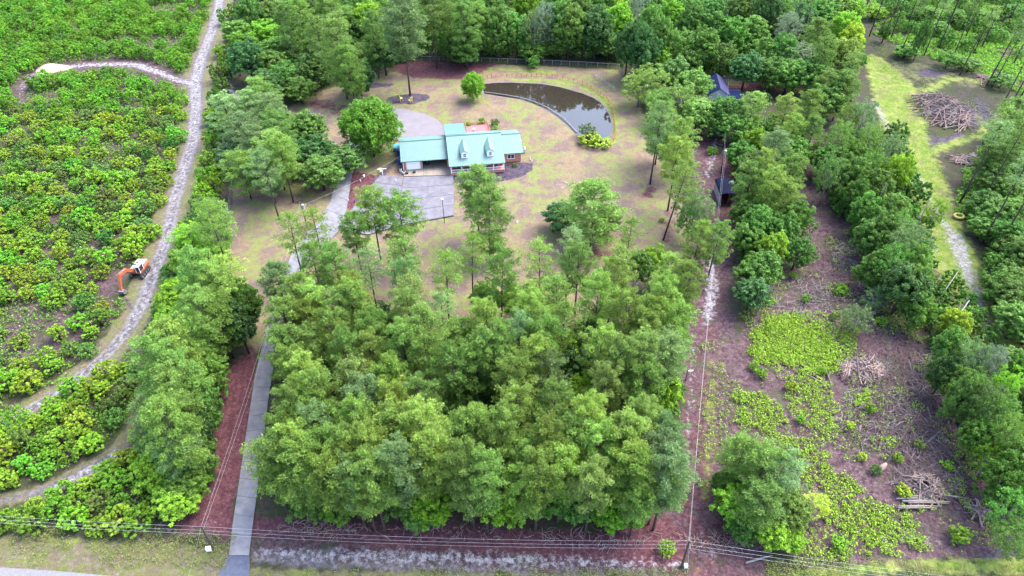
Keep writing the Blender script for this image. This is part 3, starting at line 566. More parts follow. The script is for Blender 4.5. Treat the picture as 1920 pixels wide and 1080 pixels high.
# lists of the surrounding belts
spec('leftbelt', """403,419,Pg,15 361,452,Pb,9 353,488,Bb,8 375,530,Pg 417,552,Pg 458,572,Be,13,3.6 333,562,Bb,9 380,602,Pg 448,612,Bd,12,3.4 330,605,Bb,9 344,665,Py 305,700,Pg 403,699,Be,9 361,715,Pg 330,745,Pg 383,765,Be,11 290,790,Pp,13 325,815,Pg 375,810,Bd,9 335,850,Pp,12 366,908,Be,6,3.4 410,600,Pg,15 355,640,Pg 395,660,Be,8 298,745,Bg,9 380,860,Be,7 345,780,Pg 420,520,Ty,14 400,480,Bb,7 330,935,Bb,5 300,880,Bb,6""")
spec('backleft', """467,28,Be,13 511,22,Bm 564,42,Pm 492,61,Bb 464,111,Bd,13 517,92,Be 505,120,Be 533,144,Be 600,80,Pm,20,5 635,90,Pg,24,6.6 655,130,Pm,18,5 672,145,Bd 694,33,Bb,14 719,100,Bd,12 660,40,Bm 620,20,Pm 872,55,Pm,20 850,30,Pm,20 540,55,Pm 585,130,Bm 590,10,Bm 445,60,Be 455,85,Bb 700,70,Pm,20 845,80,Be 870,95,Be,9 735,30,Pm,22 780,20,Pg,22 825,15,Pm,22 425,215,Pp,14 469,205,Pp,14 491,184,Pg,15 508,215,Pp,15 517,250,Pg,15 455,250,Pp,14 480,275,Pp,14 517,290,Pg,15 578,240,Be,10 600,285,Bd,10 560,290,Bd,9 601,321,Bm,9 640,300,Bm,8 440,290,Bp,8 455,320,Pg,12 500,160,Bd 560,165,Be,8 545,240,Be,9 500,320,Pp,14,4""")
spec('backtop', """893,50,Pg,18 943,50,Bm,14 920,20,Be,14 1004,72,Ap,13 1025,95,As,9 985,12,Bb,13 970,95,Be,9 930,90,Bm,10 1054,55,Be,14 1040,20,Bm,14 1085,20,Bm,14 1101,91,Be,10 1075,95,Bm,9 1138,105,Be,9 1160,40,Bb,17,5.4 1168,20,BY,16,4 1196,20,As,15 1221,47,Be,12 1179,85,Bd,10 1120,60,Bd,13 1235,111,Bb,10 1150,115,Bm,8 1205,95,Bd,9 1240,75,Be,10 1050,110,Bm,7 1000,110,Be,6 890,95,Be,7
1318,92,Be,15,6.6 1346,55,Be,14 1285,85,Be,11 1373,67,Be,14,5.6 1354,111,Bm,12 1290,120,Be,10 1221,155,Ag,12 1263,139,Bg,12 1276,189,Ag,12 1240,195,Ag,10 1200,165,Ag,10 1240,236,Pg,17 1271,267,Py,16 1300,160,Bg,11 1327,205,Ap,9 1310,215,Bg,10 1360,213,Be,11 1340,228,Be,8 1410,207,Pg,13 1380,240,Be,9 1400,130,Bd,12 1430,100,Be,12 1415,60,Bm,13 1300,40,Be 1260,30,Bb,8 1340,20,Be,10 1390,20,Bm 1440,25,Bd
1467,98,Be,13 1475,60,As,14 1500,10,Ap,14 1507,45,Bd,14 1533,73,Pg,16 1540,110,Pg,16 1500,110,As,11 1597,73,BY,12,4.4 1585,50,Bb,12 1580,100,By,12 1593,133,Tg,17 1560,167,Bg,13 1580,170,Pg,14 1550,190,Bg,11 1480,140,Be,10 1450,135,Be,10 1460,30,Be,13 1540,30,Be,13 1520,140,Be,11 1570,15,Bm,11 1600,20,Bb,9 1420,15,Be,13""")
spec('midbelt', """1460,217,Py,14 1507,205,Pm,14 1513,253,Pm,13 1403,267,Bb,10 1440,287,Pp,15 1420,327,Py,16 1433,357,Py,15 1460,380,Pg,13 1400,310,Bm,9 1395,345,Pg,14 1413,423,Be,11 1385,400,Bm,8 1480,413,Be,11 1440,467,Bb,10 1420,500,Be,9 1400,550,Bd,8,3.9 1487,473,Be,8 1470,330,Pg,14 1480,290,Be,10 1390,450,Be,9 1455,435,Be,10 1405,515,Be,8 1380,290,Be,8 1475,250,Pg,13 1298,398,Ap,13,3.8 1285,420,Ae,9,4 1298,458,Py,14 1334,455,Pg,13,3.4 1275,375,Ap,12,3.4""")
spec('rightbelt', """1573,267,Am,13 1563,333,Am,12 1617,227,Ap,14 1590,230,Bm,12 1613,367,Be,11 1600,330,Bm,12 1633,397,Be,11 1567,307,Be,10 1633,317,Be,12 1650,350,Be,11 1667,290,Ap,13 1683,325,Bb,12,3.8 1680,400,Bm,12 1655,420,Be,10 1663,440,Bm,12 1640,450,Be,10 1703,473,Ap,14,5 1690,440,Be,12 1697,540,Bd,12,5 1647,507,Be,9 1730,533,Bm,12 1680,500,Be,12 1720,500,Bm,13 1753,400,Ab,9,2.6 1740,580,Be,9 1790,608,BY,9,3 1797,650,Be,10 1790,700,Bd,10 1830,680,Ap,13 1863,695,As,13 1820,747,Bg,13 1853,767,Ap,13 1880,790,Am,13 1897,823,Am,13 1850,820,Be,10 1897,735,Ab,12 1810,720,Bm,10 1897,900,Be,11 1913,960,Be,10 1925,870,Bm,12 1910,1010,Bm,8 1870,860,Ab,9 1607,600,Ap,6,3.4 1640,527,Ap,6,2.6 1640,560,Ap,5,3 1600,300,Be,11 1630,270,Am,12 1545,300,Be,9 1840,730,Am 1930,700,Be 1940,760,Bm""")
spec('corner', """1397,857,Pg,12,4 1437,880,Pg,13,4.6 1467,890,Pp,12,4.4 1387,945,Bb,7 1453,1000,Bb,6,3.4 1487,957,Bg,8,4 1430,940,Pg,11,4.4 1533,947,AY,4,3 1400,990,Be,5,3 1490,1010,Bb,4,2.6 1370,910,Be,6,3""")
# tall open pines on the right, by trunk foot
for i, (bx, by, tx, ty) in enumerate([(1630, 67, 1653, 3), (1653, 80, 1680, 7), (1670, 73, 1697, 0), (1685, 107, 1720, 20), (1733, 103, 1773, 7), (1737, 60, 1750, 20), (1780, 123, 1797, 77), (1827, 97, 1860, 20), (1840, 90, 1867, 43), (1850, 160, 1890, 80), (1860, 163, 1897, 97), (1878, 200, 1920, 130), (1870, 243, 1910, 173), (1620, 27, 1628, 0), (1890, 43, 1903, 17), (1810, 70, 1823, 47), (1798, 382, 1853, 300), (1805, 373, 1860, 297), (1840, 380, 1883, 290), (1840, 457, 1890, 400), (1867, 470, 1903, 427), (1888, 507, 1920, 457), (1893, 567, 1920, 523),
        (1800, 140, 1815, 100), (1770, 60, 1790, 10), (1900, 120, 1925, 60), (1895, 300, 1930, 230), (1905, 350, 1940, 280), (1865, 330, 1900, 260), (1900, 420, 1940, 350), (1715, 30, 1730, 0), (1925, 240, 1960, 180), (1920, 640, 1960, 560), (1860, 60, 1880, 10), (1945, 540, 1990, 460), (1675, 30, 1690, 0), (1700, 50, 1712, 0), (1760, 90, 1780, 30), (1915, 180, 1940, 120)]):
    tb_(bx, by, 'tall', 'mpg'[i % 3], 'rightpines', rs.uniform(20, 25), rs.uniform(2.7, 3.4), lean=(rs.uniform(-.02, .06), rs.uniform(-.03, .03)))
spec('rightunder', """1860,330,Bm,7 1900,400,Bm,8 1830,540,Be,7 1860,440,Be,8 1880,480,Bm,8 1850,520,Be,6 1890,540,Be,6 1910,600,Bm,8 1880,620,Be,6 1900,690,Bm,8 1820,420,Be,5 1850,380,Bm,6 1890,250,Pm,12 1905,210,Pm,12 1740,25,Be,5 1780,110,Be,5 1700,95,Be,4 1760,50,Be,4 1820,120,Be,4 1640,20,Bb,5 1880,150,Be,4 1790,30,Be,5 1850,30,Be,4 1900,20,Be,5 1860,580,Bb,5,3 1875,400,Bm,7 1890,355,Bm,7 1855,290,Pm,11,3.4 1910,460,Bm,7 1840,560,Bb,5,3 1805,430,Be,4,2.6 1915,560,Bm,8 1880,290,Pm,12 1730,70,Bm,14,2.4 1660,60,Be,6,2.4""")

# ------------------------------------------------------------------ saplings of the left clearcut
def scatter(poly_px, rmin, n_try, seed, dens=None):
    g = G(poly_px); r = np.random.RandomState(seed); xs = [p[0] for p in g]; ys = [p[1] for p in g]
    X = r.uniform(min(xs), max(xs), n_try); Y = r.uniform(min(ys), max(ys), n_try)
    k = sdf(X, Y, g) < 0; X, Y = X[k], Y[k]
    if dens is not None: k = r.rand(len(X)) < dens(X, Y); X, Y = X[k], Y[k]
    cell = {}; out = []
    for x, y in zip(X, Y):
        c = (int(x // rmin), int(y // rmin)); ok = True
        for i in (-1, 0, 1):
            for j in (-1, 0, 1):
                for q in cell.get((c[0] + i, c[1] + j), ()):
                    if (q[0] - x) ** 2 + (q[1] - y) ** 2 < rmin * rmin: ok = False
        if ok: cell.setdefault(c, []).append((x, y)); out.append((x, y))
    return out
pathmask = lambda X, Y, g=2.2: np.minimum.reduce([lsd(X, Y, TRACKS) - g * .7, lsd(X, Y, BRANCH) - g * 1.1, lsd(X, Y, [(a, b, w * .7) for a, b, w in LOWPATH]) - g])
EXC = P(264, 512)
LEFT = [(-150, -60), (392, -60), (388, 40), (362, 105), (352, 200), (345, 262), (328, 312), (308, 380), (290, 450), (262, 505), (225, 575), (200, 640), (120, 705), (-160, 815)]
LOWL = [(-160, 800), (130, 740), (215, 700), (262, 690), (290, 760), (300, 870), (380, 880), (400, 900), (385, 930), (330, 935), (285, 975), (240, 1000), (120, 985), (-160, 990)]
TOPM = [(-150, -60), (392, -60), (380, 60), (200, 95), (-150, 90)]
def dL(X, Y):
    lowside = np.minimum(lsd(X, Y, [(a, b + 9, w) for a, b, w in BRANCH]), lsd(X, Y, [(a, b + 20, w) for a, b, w in BRANCH[:-2]])) > .5
    n = fbm(X, Y, 11, 40); d = np.where(n > .325, 1.0, .03)
    far_ = Y > 175; d = np.where(far_ & (fbm(X, Y, 17, 51) < .40), d * .02, d)
    d *= np.where(sdf(X, Y, G([(-20, 690), (-20, 580), (60, 560), (190, 560), (185, 600), (110, 620), (80, 690)])) < 0, .02, 1)
    d *= np.where(fbm(X, Y, 30, 77) * (sdf(X, Y, G(TOPM)) < 0) > .5, .2, 1)
    return d * lowside * (pathmask(X, Y) > 0) * (np.hypot(X - EXC.x + 2, Y - EXC.y + 3) > 5.0) * (np.hypot(X - P(233, 556).x, Y - P(233, 556).y) > 4.2)
pts = [(x, y, 0) for x, y in scatter(LEFT, 3.05, 60000, 3, dL)]
lo = [(x, y, 1) for x, y in scatter(LOWL, 2.5, 6000, 4, lambda X, Y: (pathmask(X, Y, 1.6) > 0) * 1.0)]
inview = lambda x, y: -60 < toPx((x, y, 1))[0] < 1980 and -60 < toPx((x, y, 1))[1] < 1120
allp = sorted([p for p in pts + lo if inview(p[0], p[1])], key=lambda p: p[1])
near, far = allp[:300], allp[300:] + [p for p in pts + lo if not inview(p[0], p[1])]
SAP = []
for x, y, z in near:
    V = VAR['shrub'][rs.randint(4)]; px, py, _ = toPx((x, y, 1))
    e = empty('sapling', (x, y, -.1), rs.uniform(0, 6.28)); k = rs.uniform(.75, 1.2) * (.95 if z else 1)
    tone = 'b' if rs.rand() < (.72 if not z else .8) else ('m' if rs.rand() < .6 else 'e')
    c = bpy.data.objects.new('crown', V[1]); t_ = bpy.data.objects.new('trunk', V[0]); 
    for o in (c, t_): link(o, e); o.scale = (k, k, k * rs.uniform(.7, .95))
    t0 = TONE[tone][0]; c.color = (t0[0] * rs.uniform(.75, 1.35), t0[1] * rs.uniform(.85, 1.12), t0[2], 1)
    SAP.append((e, x, y, z, k, tone))
for z, zn, sd_n in ((0, 'left clearing', 'from the track'), (1, 'lower left thicket', 'from the right')):
    rows = {}; L = [q for q in SAP if q[3] == z]; y0 = min(q[2] for q in L)
    for q in L: rows.setdefault(int((q[2] - y0) / 4.5), []).append(q)
    for ri, kk in enumerate(sorted(rows)):
        for ci, q in enumerate(sorted(rows[kk], key=lambda q: -q[1])):
            size = 'small' if q[4] < .9 else ('broad' if q[4] > 1.1 else 'bushy')
            tag(q[0], f"{size} {TONE[q[5]][1]} sapling, {ORD[ci]} {sd_n}, {ORD[ri]} row up, {zn}", 'sapling', 'saplings of the ' + zn)
def gn_scatter(name, pts, sources, smin, smax, seed, kind='stuff', col=(.115, .27, .02)):
    """one object whose geometry nodes instance the crowns on its points"""
    r = np.random.RandomState(seed); me = bpy.data.meshes.new(name); me.vertices.add(len(pts))
    me.vertices.foreach_set('co', np.array([(p[0], p[1], p[2]) for p in pts], np.float32).ravel())
    me.attributes.new('vid', 'INT', 'POINT').data.foreach_set('value', r.randint(0, len(sources), len(pts)).astype(np.int32))
    me.attributes.new('sc', 'FLOAT', 'POINT').data.foreach_set('value', r.uniform(smin, smax, len(pts)).astype(np.float32))
    rot = np.zeros((len(pts), 3), np.float32); rot[:, 2] = r.uniform(0, 6.28, len(pts))
    me.attributes.new('rot', 'FLOAT_VECTOR', 'POINT').data.foreach_set('vector', rot.ravel())
    o = link(bpy.data.objects.new(name, me)); ng = bpy.data.node_groups.new(name, 'GeometryNodeTree')
    ng.interface.new_socket('Geometry', in_out='INPUT', socket_type='NodeSocketGeometry'); ng.interface.new_socket('Geometry', in_out='OUTPUT', socket_type='NodeSocketGeometry')
    gi = ng.nodes.new('NodeGroupInput'); go = ng.nodes.new('NodeGroupOutput'); jn = ng.nodes.new('GeometryNodeJoinGeometry')
    def named(n, typ):
        a = ng.nodes.new('GeometryNodeInputNamedAttribute'); a.data_type = typ; a.inputs['Name'].default_value = n; return a.outputs['Attribute']
    vid, sc, ro = named('vid', 'INT'), named('sc', 'FLOAT'), named('rot', 'FLOAT_VECTOR')
    for i, s in enumerate(sources):
        oi = ng.nodes.new('GeometryNodeObjectInfo'); oi.inputs['Object'].default_value = s; oi.inputs['As Instance'].default_value = True
        cp = ng.nodes.new('FunctionNodeCompare'); cp.data_type = 'INT'; cp.operation = 'EQUAL'
        ib = [q for q in cp.inputs if q.type == 'INT']; ng.links.new(vid, ib[0]); ib[1].default_value = i
        ip = ng.nodes.new('GeometryNodeInstanceOnPoints')
        ng.links.new(gi.outputs[0], ip.inputs['Points']); ng.links.new(cp.outputs['Result'], ip.inputs['Selection'])
        ng.links.new(oi.outputs['Geometry'], ip.inputs['Instance']); ng.links.new(ro, ip.inputs['Rotation']); ng.links.new(sc, ip.inputs['Scale'])
        ng.links.new(ip.outputs[0], jn.inputs[0])
    ng.links.new(jn.outputs[0], go.inputs[0]); md = o.modifiers.new('scatter', 'NODES'); md.node_group = ng
    o.color = (*col, 1)
    return tag(o, kind=kind)
def crown_sources(kind, tones, seed, place, labels):
    """real plants whose crowns the scatter repeats"""
    out = []
    for i, (tone, (px, py)) in enumerate(zip(tones, place)):
        V = VAR[kind][i % len(VAR[kind])]; p = P(px, py); e = empty('shrub', (p.x, p.y, 0)); c = link(bpy.data.objects.new('crown', V[1]), e); link(bpy.data.objects.new('trunk', V[0]), e)
        c.color = (*TONE[tone][0], 1); tag(e, labels[i], 'shrub'); out.append(c)
    return out
src = crown_sources('shrub', 'bbmbeb', 1, [(345, 28), (302, 60), (246, 92), (332, 106), (118, 86), (205, 170)],
    ['bright shrub left of the dirt track near its top end', 'bright green shrub above the sand branch, second from the track', 'deep green shrub just above the middle of the sand branch', 'bright shrub in the corner where the sand branch leaves the track', 'emerald shrub above the bare sand mound on the branch', 'bright shrub just below the middle of the sand branch'])
o = gn_scatter('sapling_thicket', [(x, y, -.1) for x, y, z in far], src, .7, 1.2, 8)
tag(o, 'mass of bright green saplings covering the clearing left of the track', 'saplings')
# dark undergrowth below the woods
under = []
for poly, rm_, n_, sd in [([(550, 650), (1262, 650), (1262, 760), (1250, 940), (1180, 960), (560, 935), (535, 850), (545, 700)], 3.2, 3000, 31), ([(455, -30), (1600, -30), (1610, 150), (1520, 160), (1400, 140), (1300, 150), (1200, 110), (820, 105), (690, 130), (560, 175), (450, 130)], 3.0, 9000, 32),
        ([(1570, 260), (1680, 260), (1740, 480), (1850, 640), (1960, 800), (1960, 1000), (1890, 960), (1800, 720), (1720, 600), (1640, 520), (1560, 380)], 3.2, 3000, 33), ([(1385, 240), (1500, 240), (1480, 400), (1430, 500), (1390, 500)], 3.0, 900, 34),
        ([(1640, -40), (1960, -40), (1960, 130), (1850, 100), (1640, 75)], 3.4, 4000, 35), ([(1830, 300), (1960, 200), (1960, 640), (1900, 640), (1820, 500), (1870, 420)], 3.0, 1500, 36),
        ([(340, 480), (440, 560), (450, 640), (400, 680), (390, 860), (330, 900), (300, 860), (320, 700), (310, 600)], 2.8, 1500, 37)]:
    under += scatter(poly, rm_, n_, sd, (lambda X, Y: .3 * (fbm(X, Y, 12, 5) > .45)) if sd in (35,) else None)
usrc = crown_sources('shrub', 'edmb', 2, [(1000, 128), (1430, 195), (560, 190), (1700, 100)],
    ['emerald shrub at the foot of the woods directly behind the back fence', 'dark shrub beside the sandy yard right of the blue-roofed building', 'deep green shrub at the edge of the back-left woods by the straw', 'bright shrub among the bare pine trunks at upper right'])
o = gn_scatter('undergrowth', [(x, y, -.2) for x, y in under], usrc, .7, 1.5, 9, col=(.085, .20, .03)); tag(o, 'dense shrubby undergrowth between the trunks of the woods', 'undergrowth')
# bright thicket along the right side of the track
for px, py in [(418, 30), (430, 60), (412, 95), (422, 110), (408, 135), (415, 160), (402, 185), (398, 215), (412, 200), (405, 240), (395, 262), (408, 290), (390, 300), (405, 320), (385, 330), (398, 345), (378, 360), (395, 372), (370, 385), (388, 398), (365, 415), (380, 430), (352, 440), (372, 455), (345, 470), (362, 490), (340, 505), (355, 525), (330, 540), (348, 560), (318, 560), (335, 590), (308, 590), (328, 620), (438, 20), (445, 100), (430, 130), (398, 410), (415, 225), (420, 250)]:
    tc_(px, py, 'shrub', 'bbmeb'[rs.randint(5)], 'thicket', rs.uniform(4, 6.5), rs.uniform(2.2, 3.2))
# individual small shrubs in the right clearing and round the yard
def shrub(px, py, r, h, tone, label, nm='shrub', group=None):
    V = VAR['shrub'][rs.randint(4)]; p = P(px, py); e = empty(nm, (p.x, p.y, -.05), rs.uniform(0, 6)); c = link(bpy.data.objects.new('crown', V[1]), e); t_ = link(bpy.data.objects.new('trunk', V[0]), e)
    for o in (c, t_): o.scale = (r / V[3], r / V[3], h / V[2])
    c.color = (*TONE[tone][0], 1); tag(e, label, nm, group); return e
shrub(1248, 1034, 1.35, 2.4, 'b', 'round bright green shrub alone on the red straw near the road pole')
shrub(1104, 268, 3.4, 2.8, 'Y', 'yellow-green shrub at the lower end of the pond, left of its pair'); shrub(1100, 258, 2.6, 4.2, 's', 'pale willowy shrub behind the pair of yellow-green ones at the pond')
shrub(1126, 272, 3.2, 2.4, 'Y', 'yellow-green shrub at the lower end of the pond, right of its pair')
shrub(878, 238, 1.2, 1.6, 'b', 'green shrub left of the red deck'); shrub(904, 231, 1.3, 1.8, 'b', 'green shrub poking over the back rail of the red deck'); shrub(928, 235, 1.4, 1.9, 'm', 'rounded green shrub at the back right corner of the red deck'); shrub(929, 243, 1.0, 1.3, 'b', 'small green shrub below the corner shrub right of the red deck')
shrub(868, 322, .9, 1.0, 'b', 'low shrub in front of the left porch rail'); shrub(966, 311, .7, .8, 'm', 'low dark shrub below the right wing window')
shrub(1241, 415, .8, .8, 'o', 'tiny olive shrub on the lawn by the leaning pine'); shrub(1334, 288, 1.6, 2.0, 'b', 'green shrub in the sand left of the pole with the white transformer')
for i, (px, py, r_, lb) in enumerate([(1412, 690, 1.0, 'near the left rim of the fern patch'), (1426, 706, 1.3, 'below the large fern patch'), (1480, 730, 1.2, 'left of the middle tangle of logs'), (1510, 565, 1.2, 'below the dead grey branches'), (1444, 568, 1.0, 'right of the dark round tree'), (1573, 550, 1.5, 'in the upper middle of the clearing'), (1593, 802, .9, 'in the bare purple soil'), (1722, 838, 1.0, 'just right of the long fallen trunk'), (1682, 862, .9, 'at the middle of the long fallen trunk'), (1773, 878, 1.1, 'right of the lower brush pile'), (1615, 860, .8, 'left of the trunk foot'), (1616, 518, 1.4, 'under the silver branches of the middle belt'), (1487, 520, 1.0, 'in the brown strip'), (1650, 607, 1.2, 'right of the small pale trees'), (1718, 600, 1.2, 'below the dark belt tree'), (1806, 795, 1.5, 'at the right rim of the clearing'), (1793, 1010, 1.7, 'at the roadside right of the puddles'), (1570, 1025, 1.4, 'at the roadside left of the puddles'), (1690, 925, 1.2, 'at the left end of the stacked logs'), (1560, 600, 1.0, 'above the fern patch'), (1540, 700, .9, 'at the tail of the leaning logs'), (1630, 770, 1.1, 'below the yellow fern square'), (1855, 950, 1.3, 'near the right edge of the clearing'), (1640, 885, 1.0, 'among ferns left of the brush pile'), (1440, 620, .9, 'at the top left of the fern patch'), (1500, 790, .9, 'inside the fern band')]):
    shrub(px, py, r_, r_ * 1.5, 'bbYm'[i % 4], f'small {TONE["bbYm"[i % 4]][1]} shrub {lb} in the logged clearing')
# ------------------------------------------------------------------ ground cover (uncountable)
def cover(name, polys, dens_m2, size, col, seed, thr=.42, sc=5, label=None, cat=None, h=.35, upv=.6, avoid=None):
    r = np.random.RandomState(seed); cs = []
    for poly, dm in polys:
        g = G(poly); xs = [p[0] for p in g]; ys = [p[1] for p in g]; A_ = (max(xs) - min(xs)) * (max(ys) - min(ys)); n = int(A_ * dens_m2 * dm)
        X = r.uniform(min(xs), max(xs), n); Y = r.uniform(min(ys), max(ys), n); d = sdf(X, Y, g) + (fbm(X, Y, 6, seed + 3) - .5) * 8
        k = (d < 0) & (fbm(X, Y, sc, seed) > thr); 
        if avoid is not None: k &= avoid(X, Y)
        cs.append(np.stack([X[k], Y[k], r.uniform(.02, .4, k.sum()) * (1 if name != 'rough_grass' else .4)], -1))
    c = np.concatenate(cs); rad = r.uniform(.25, .55, len(c))
    cl = leafcloud(c, rad, 6, size, .8, upv, .3, h / .4, seed, .5)
    me = cloudmesh(name, [cl], M['cover']); o = link(bpy.data.objects.new(name, me)); o.color = (*col, 1); tag(o, label, cat, kind='stuff'); return len(c)
print('cover', cover('bracken', [([(1380, 650), (1440, 585), (1600, 585)] + [(1600, 690), (1430, 700)], .55), ([(1385, 650), (1460, 592), (1540, 598), (1575, 665), (1530, 700), (1430, 690)], 1), ([(1385, 745), (1420, 735), (1500, 820), (1560, 860), (1640, 930), (1720, 990), (1760, 1030), (1640, 1040), (1540, 960), (1470, 860), (1390, 800)], .8), ([(1570, 725), (1650, 722), (1645, 765), (1600, 775)], 1.1), ([(1500, 690), (1600, 760), (1560, 830), (1480, 770)], .6), ([(1400, 1000), (1540, 1060), (1700, 1040), (1600, 980)], .4), ([(1640, 820), (1690, 830), (1680, 850), (1650, 845)], .8)],
    12, .24, (.19, .31, .024), 71, .36, 4, 'bright yellow-green bracken patches on the logged clearing', 'ferns'))
print('cover', cover('weeds', [([(1400, 470), (1640, 440), (1850, 800), (1900, 1030), (1500, 1060), (1400, 900), (1370, 700)], .5), ([(1640, 560), (1800, 700), (1880, 950), (1820, 1000), (1740, 760)], .8), ([(1320, 640), (1375, 640), (1380, 960), (1310, 960)], .6), ([(1385, 600), (1420, 600), (1400, 900), (1375, 900)], .5)],
    6, .21, (.15, .24, .035), 72, .47, 5, 'thin olive weeds scattered over the logged clearing', 'weeds'))
print('cover', cover('forest_floor_plants', [([(1630, -40), (1950, -40), (1950, 190), (1860, 150), (1760, 110), (1640, 70)], 1), ([(1830, 290), (1950, 260), (1950, 480), (1800, 420), (1790, 380)], .8), ([(1520, 230), (1560, 260), (1560, 300)], .2)],
    5.0, .34, (.12, .27, .02), 75, .36, 5, 'bright green low plants between the open pine trunks', 'low plants'))
print('cover', cover('scrub', [(LEFT, .7), (LOWL, 1.2)], 3.0, .30, (.115, .235, .028), 73, .36, 7, 'low scrub between the saplings left of the track', 'scrub', .6, avoid=lambda X, Y: (pathmask(X, Y, 1.0) > 0) & (np.hypot(X - EXC.x + 2, Y - EXC.y + 3) > 5)))
print('cover', cover('rough_grass', [([(-60, 985), (440, 1010), (425, 1066), (-60, 1040)], 1), ([(1440, 1060), (1950, 1035), (1950, 1085), (1440, 1085)], 1.4), ([(480, 1066), (1290, 1070), (1290, 1085), (480, 1085)], 1), ([(1640, 100), (1730, 130), (1760, 300), (1860, 560), (1900, 700), (1820, 600), (1700, 330)], .25), ([(1690, 0), (1930, 0), (1930, 150), (1640, 90)], .25)],
    12, .13, (.15, .18, .05), 74, .40, 4, 'rough yellowish grass along the road verge', 'grass', .3))
# puddle-dark twigs litter: loose sticks too small to count
def sticks(name, spots, n, lmin, lmax, m, seed, label, cat='branches', zmax=.35):
    r = random.Random(seed); mb = MB()
    for _ in range(n):
        px, py, rx, ry = r.choice(spots); a = r.uniform(0, 6.28); q = math.sqrt(r.random()); p = P(px + rx * q * math.cos(a), py + ry * q * math.sin(a))
        L = r.uniform(lmin, lmax); t_ = r.uniform(0, 6.28); d = Vector((math.cos(t_), math.sin(t_), r.uniform(-.12, .2))) * L / 2; c = p + Vector((0, 0, r.uniform(.02, zmax)))
        k = Vector((r.gauss(0, .1), r.gauss(0, .1), .05)) * L; w = r.uniform(.02, .055) * (1 + L * .08)
        mb.tube([c - d, c + k, c + d], [w, w * .8, w * .4], 4, False)
    tag(mb.build(name, m), label, cat, kind='stuff')
sticks('fallen_branches', [(1620, 700, 50, 22), (1700, 740, 60, 40), (1740, 830, 60, 60), (1740, 900, 60, 30), (1640, 800, 60, 40), (1560, 520, 60, 60), (1650, 660, 70, 60), (1780, 860, 50, 80)], 2600, .8, 3.6, M['log2'], 5, 'dark brushwood littering the right clearing')
sticks('pale_branches', [(1620, 690, 50, 20), (1720, 800, 70, 80), (1600, 480, 40, 30), (1570, 560, 90, 60), (1470, 380, 30, 60), (1740, 900, 70, 30), (1760, 700, 60, 50), (1500, 560, 60, 40), (1830, 215, 30, 25), (1640, 780, 80, 60)], 1700, .6, 2.6, M['greybark'], 6, 'pale dead sticks scattered over the right clearing')
sticks('roadside_twigs', [(800, 1000, 300, 14), (1150, 1010, 140, 20), (1340, 1020, 60, 20), (600, 990, 90, 12)], 500, .3, 1.6, M['log'], 7, 'fallen twigs on the red straw beside the road')
# ------------------------------------------------------------------ logs and piles
def logobj(parent, a, b, w, m, name='log', label=None):
    a, b = Vector(a), Vector(b); mid = (a + b) / 2 + Vector((rs.uniform(-1, 1), rs.uniform(-1, 1), 0)) * (a - b).length * .03
    return MB().tube([a, mid, b], [w, w * .85, w * .6], 6).build(name, m, parent, smooth=False)
def pile(px, py, rx, ry, n, h, L, wmin, wmax, label, cat, along=None, spread=3.14):
    c = P(px, py); e = empty('log_pile', c); tag(e, label, cat)
    ex = P(px + rx, py) - c; ey = P(px, py - ry) - c
    for i in range(n):
        a = rs.uniform(0, 6.28); q = math.sqrt(rs.rand()); x = ex.x * q * math.cos(a); y = ey.y * q * math.sin(a)
        z = h * (1 - q) ** .8 * rs.uniform(.5, 1) + .1; t_ = (along if along is not None else 0) + rs.uniform(-spread, spread) / (1 if rs.rand() < .8 else .4)
        l = rs.uniform(*L) / 2; out = Vector((x, y, 0)).normalized() if q > .01 else Vector((1, 0, 0))
        d = Vector((math.cos(t_), math.sin(t_), 0)); sl_ = -h / max(ex.x, 1) * d.dot(out) * .9; d.z = sl_; d = d.normalized() * l
        p = Vector((x, y, z)); pa, pb = p - d, p + d; pa.z = max(pa.z, .08); pb.z = max(pb.z, .08)
        w = rs.uniform(wmin, wmax); logobj(e, pa, pb, w, M['log'] if rs.rand() < .62 else (M['log2'] if rs.rand() < .6 else M['greybark']))
    return e
pile(1765, 208, 46, 32, 280, 4.2, (2.5, 7.5), .06, .15, 'large conical heap of stripped logs on dark soil at upper right', 'log pile', R(25), 1.2)
pile(1618, 693, 44, 17, 120, 1.2, (1.5, 5), .06, .15, 'tangled brush heap in the middle of the logged clearing', 'brush pile')
pile(1735, 915, 28, 26, 90, 1.8, (1.5, 4.5), .05, .13, 'spiky heap of branches on top of the stacked logs at lower right', 'brush pile')
pile(1820, 300, 34, 10, 70, .9, (1.5, 4), .08, .16, 'low dark brush heap at the right edge of the grass track', 'brush pile')
pile(1850, 150, 20, 10, 50, .8, (1.5, 5), .08, .15, 'small heap of logs between the tall pines at upper right', 'log pile')
pile(1840, 960, 16, 10, 30, .6, (1.5, 4), .08, .15, 'small heap of grey branches right of the stacked logs', 'brush pile')
def lonelog(a, b, w, m, label, z=.25, zb=None):
    p, q = P(*a), P(*b); p.z = z; q.z = z if zb is None else zb; e = MB().tube([p, p.lerp(q, .5) + Vector((.1, .1, -.05)), q], [w, w * .8, w * .45], 7).build('log', m, smooth=True)
    tag(e, label, 'log')
lonelog((1655, 880), (1728, 762), .24, M['bark'], 'long dark fallen trunk lying diagonally across the right clearing', .35)
lonelog((1648, 884), (1660, 872), .5, M['log'], 'broken pale butt at the lower end of the long fallen trunk', .4)
lonelog((1502, 685), (1545, 718), .16, M['log'], 'grey log at the upper left of the middle brush heap'); lonelog((1506, 700), (1560, 732), .15, M['log'], 'second grey log, just below the one left of the middle brush heap')
lonelog((1548, 695), (1560, 735), .18, M['log2'], 'short dark log crossing the two grey logs')
lonelog((1398, 1057), (1448, 1043), .16, M['greybark'], 'pale log alone on the brown soil beside the roadside wires')
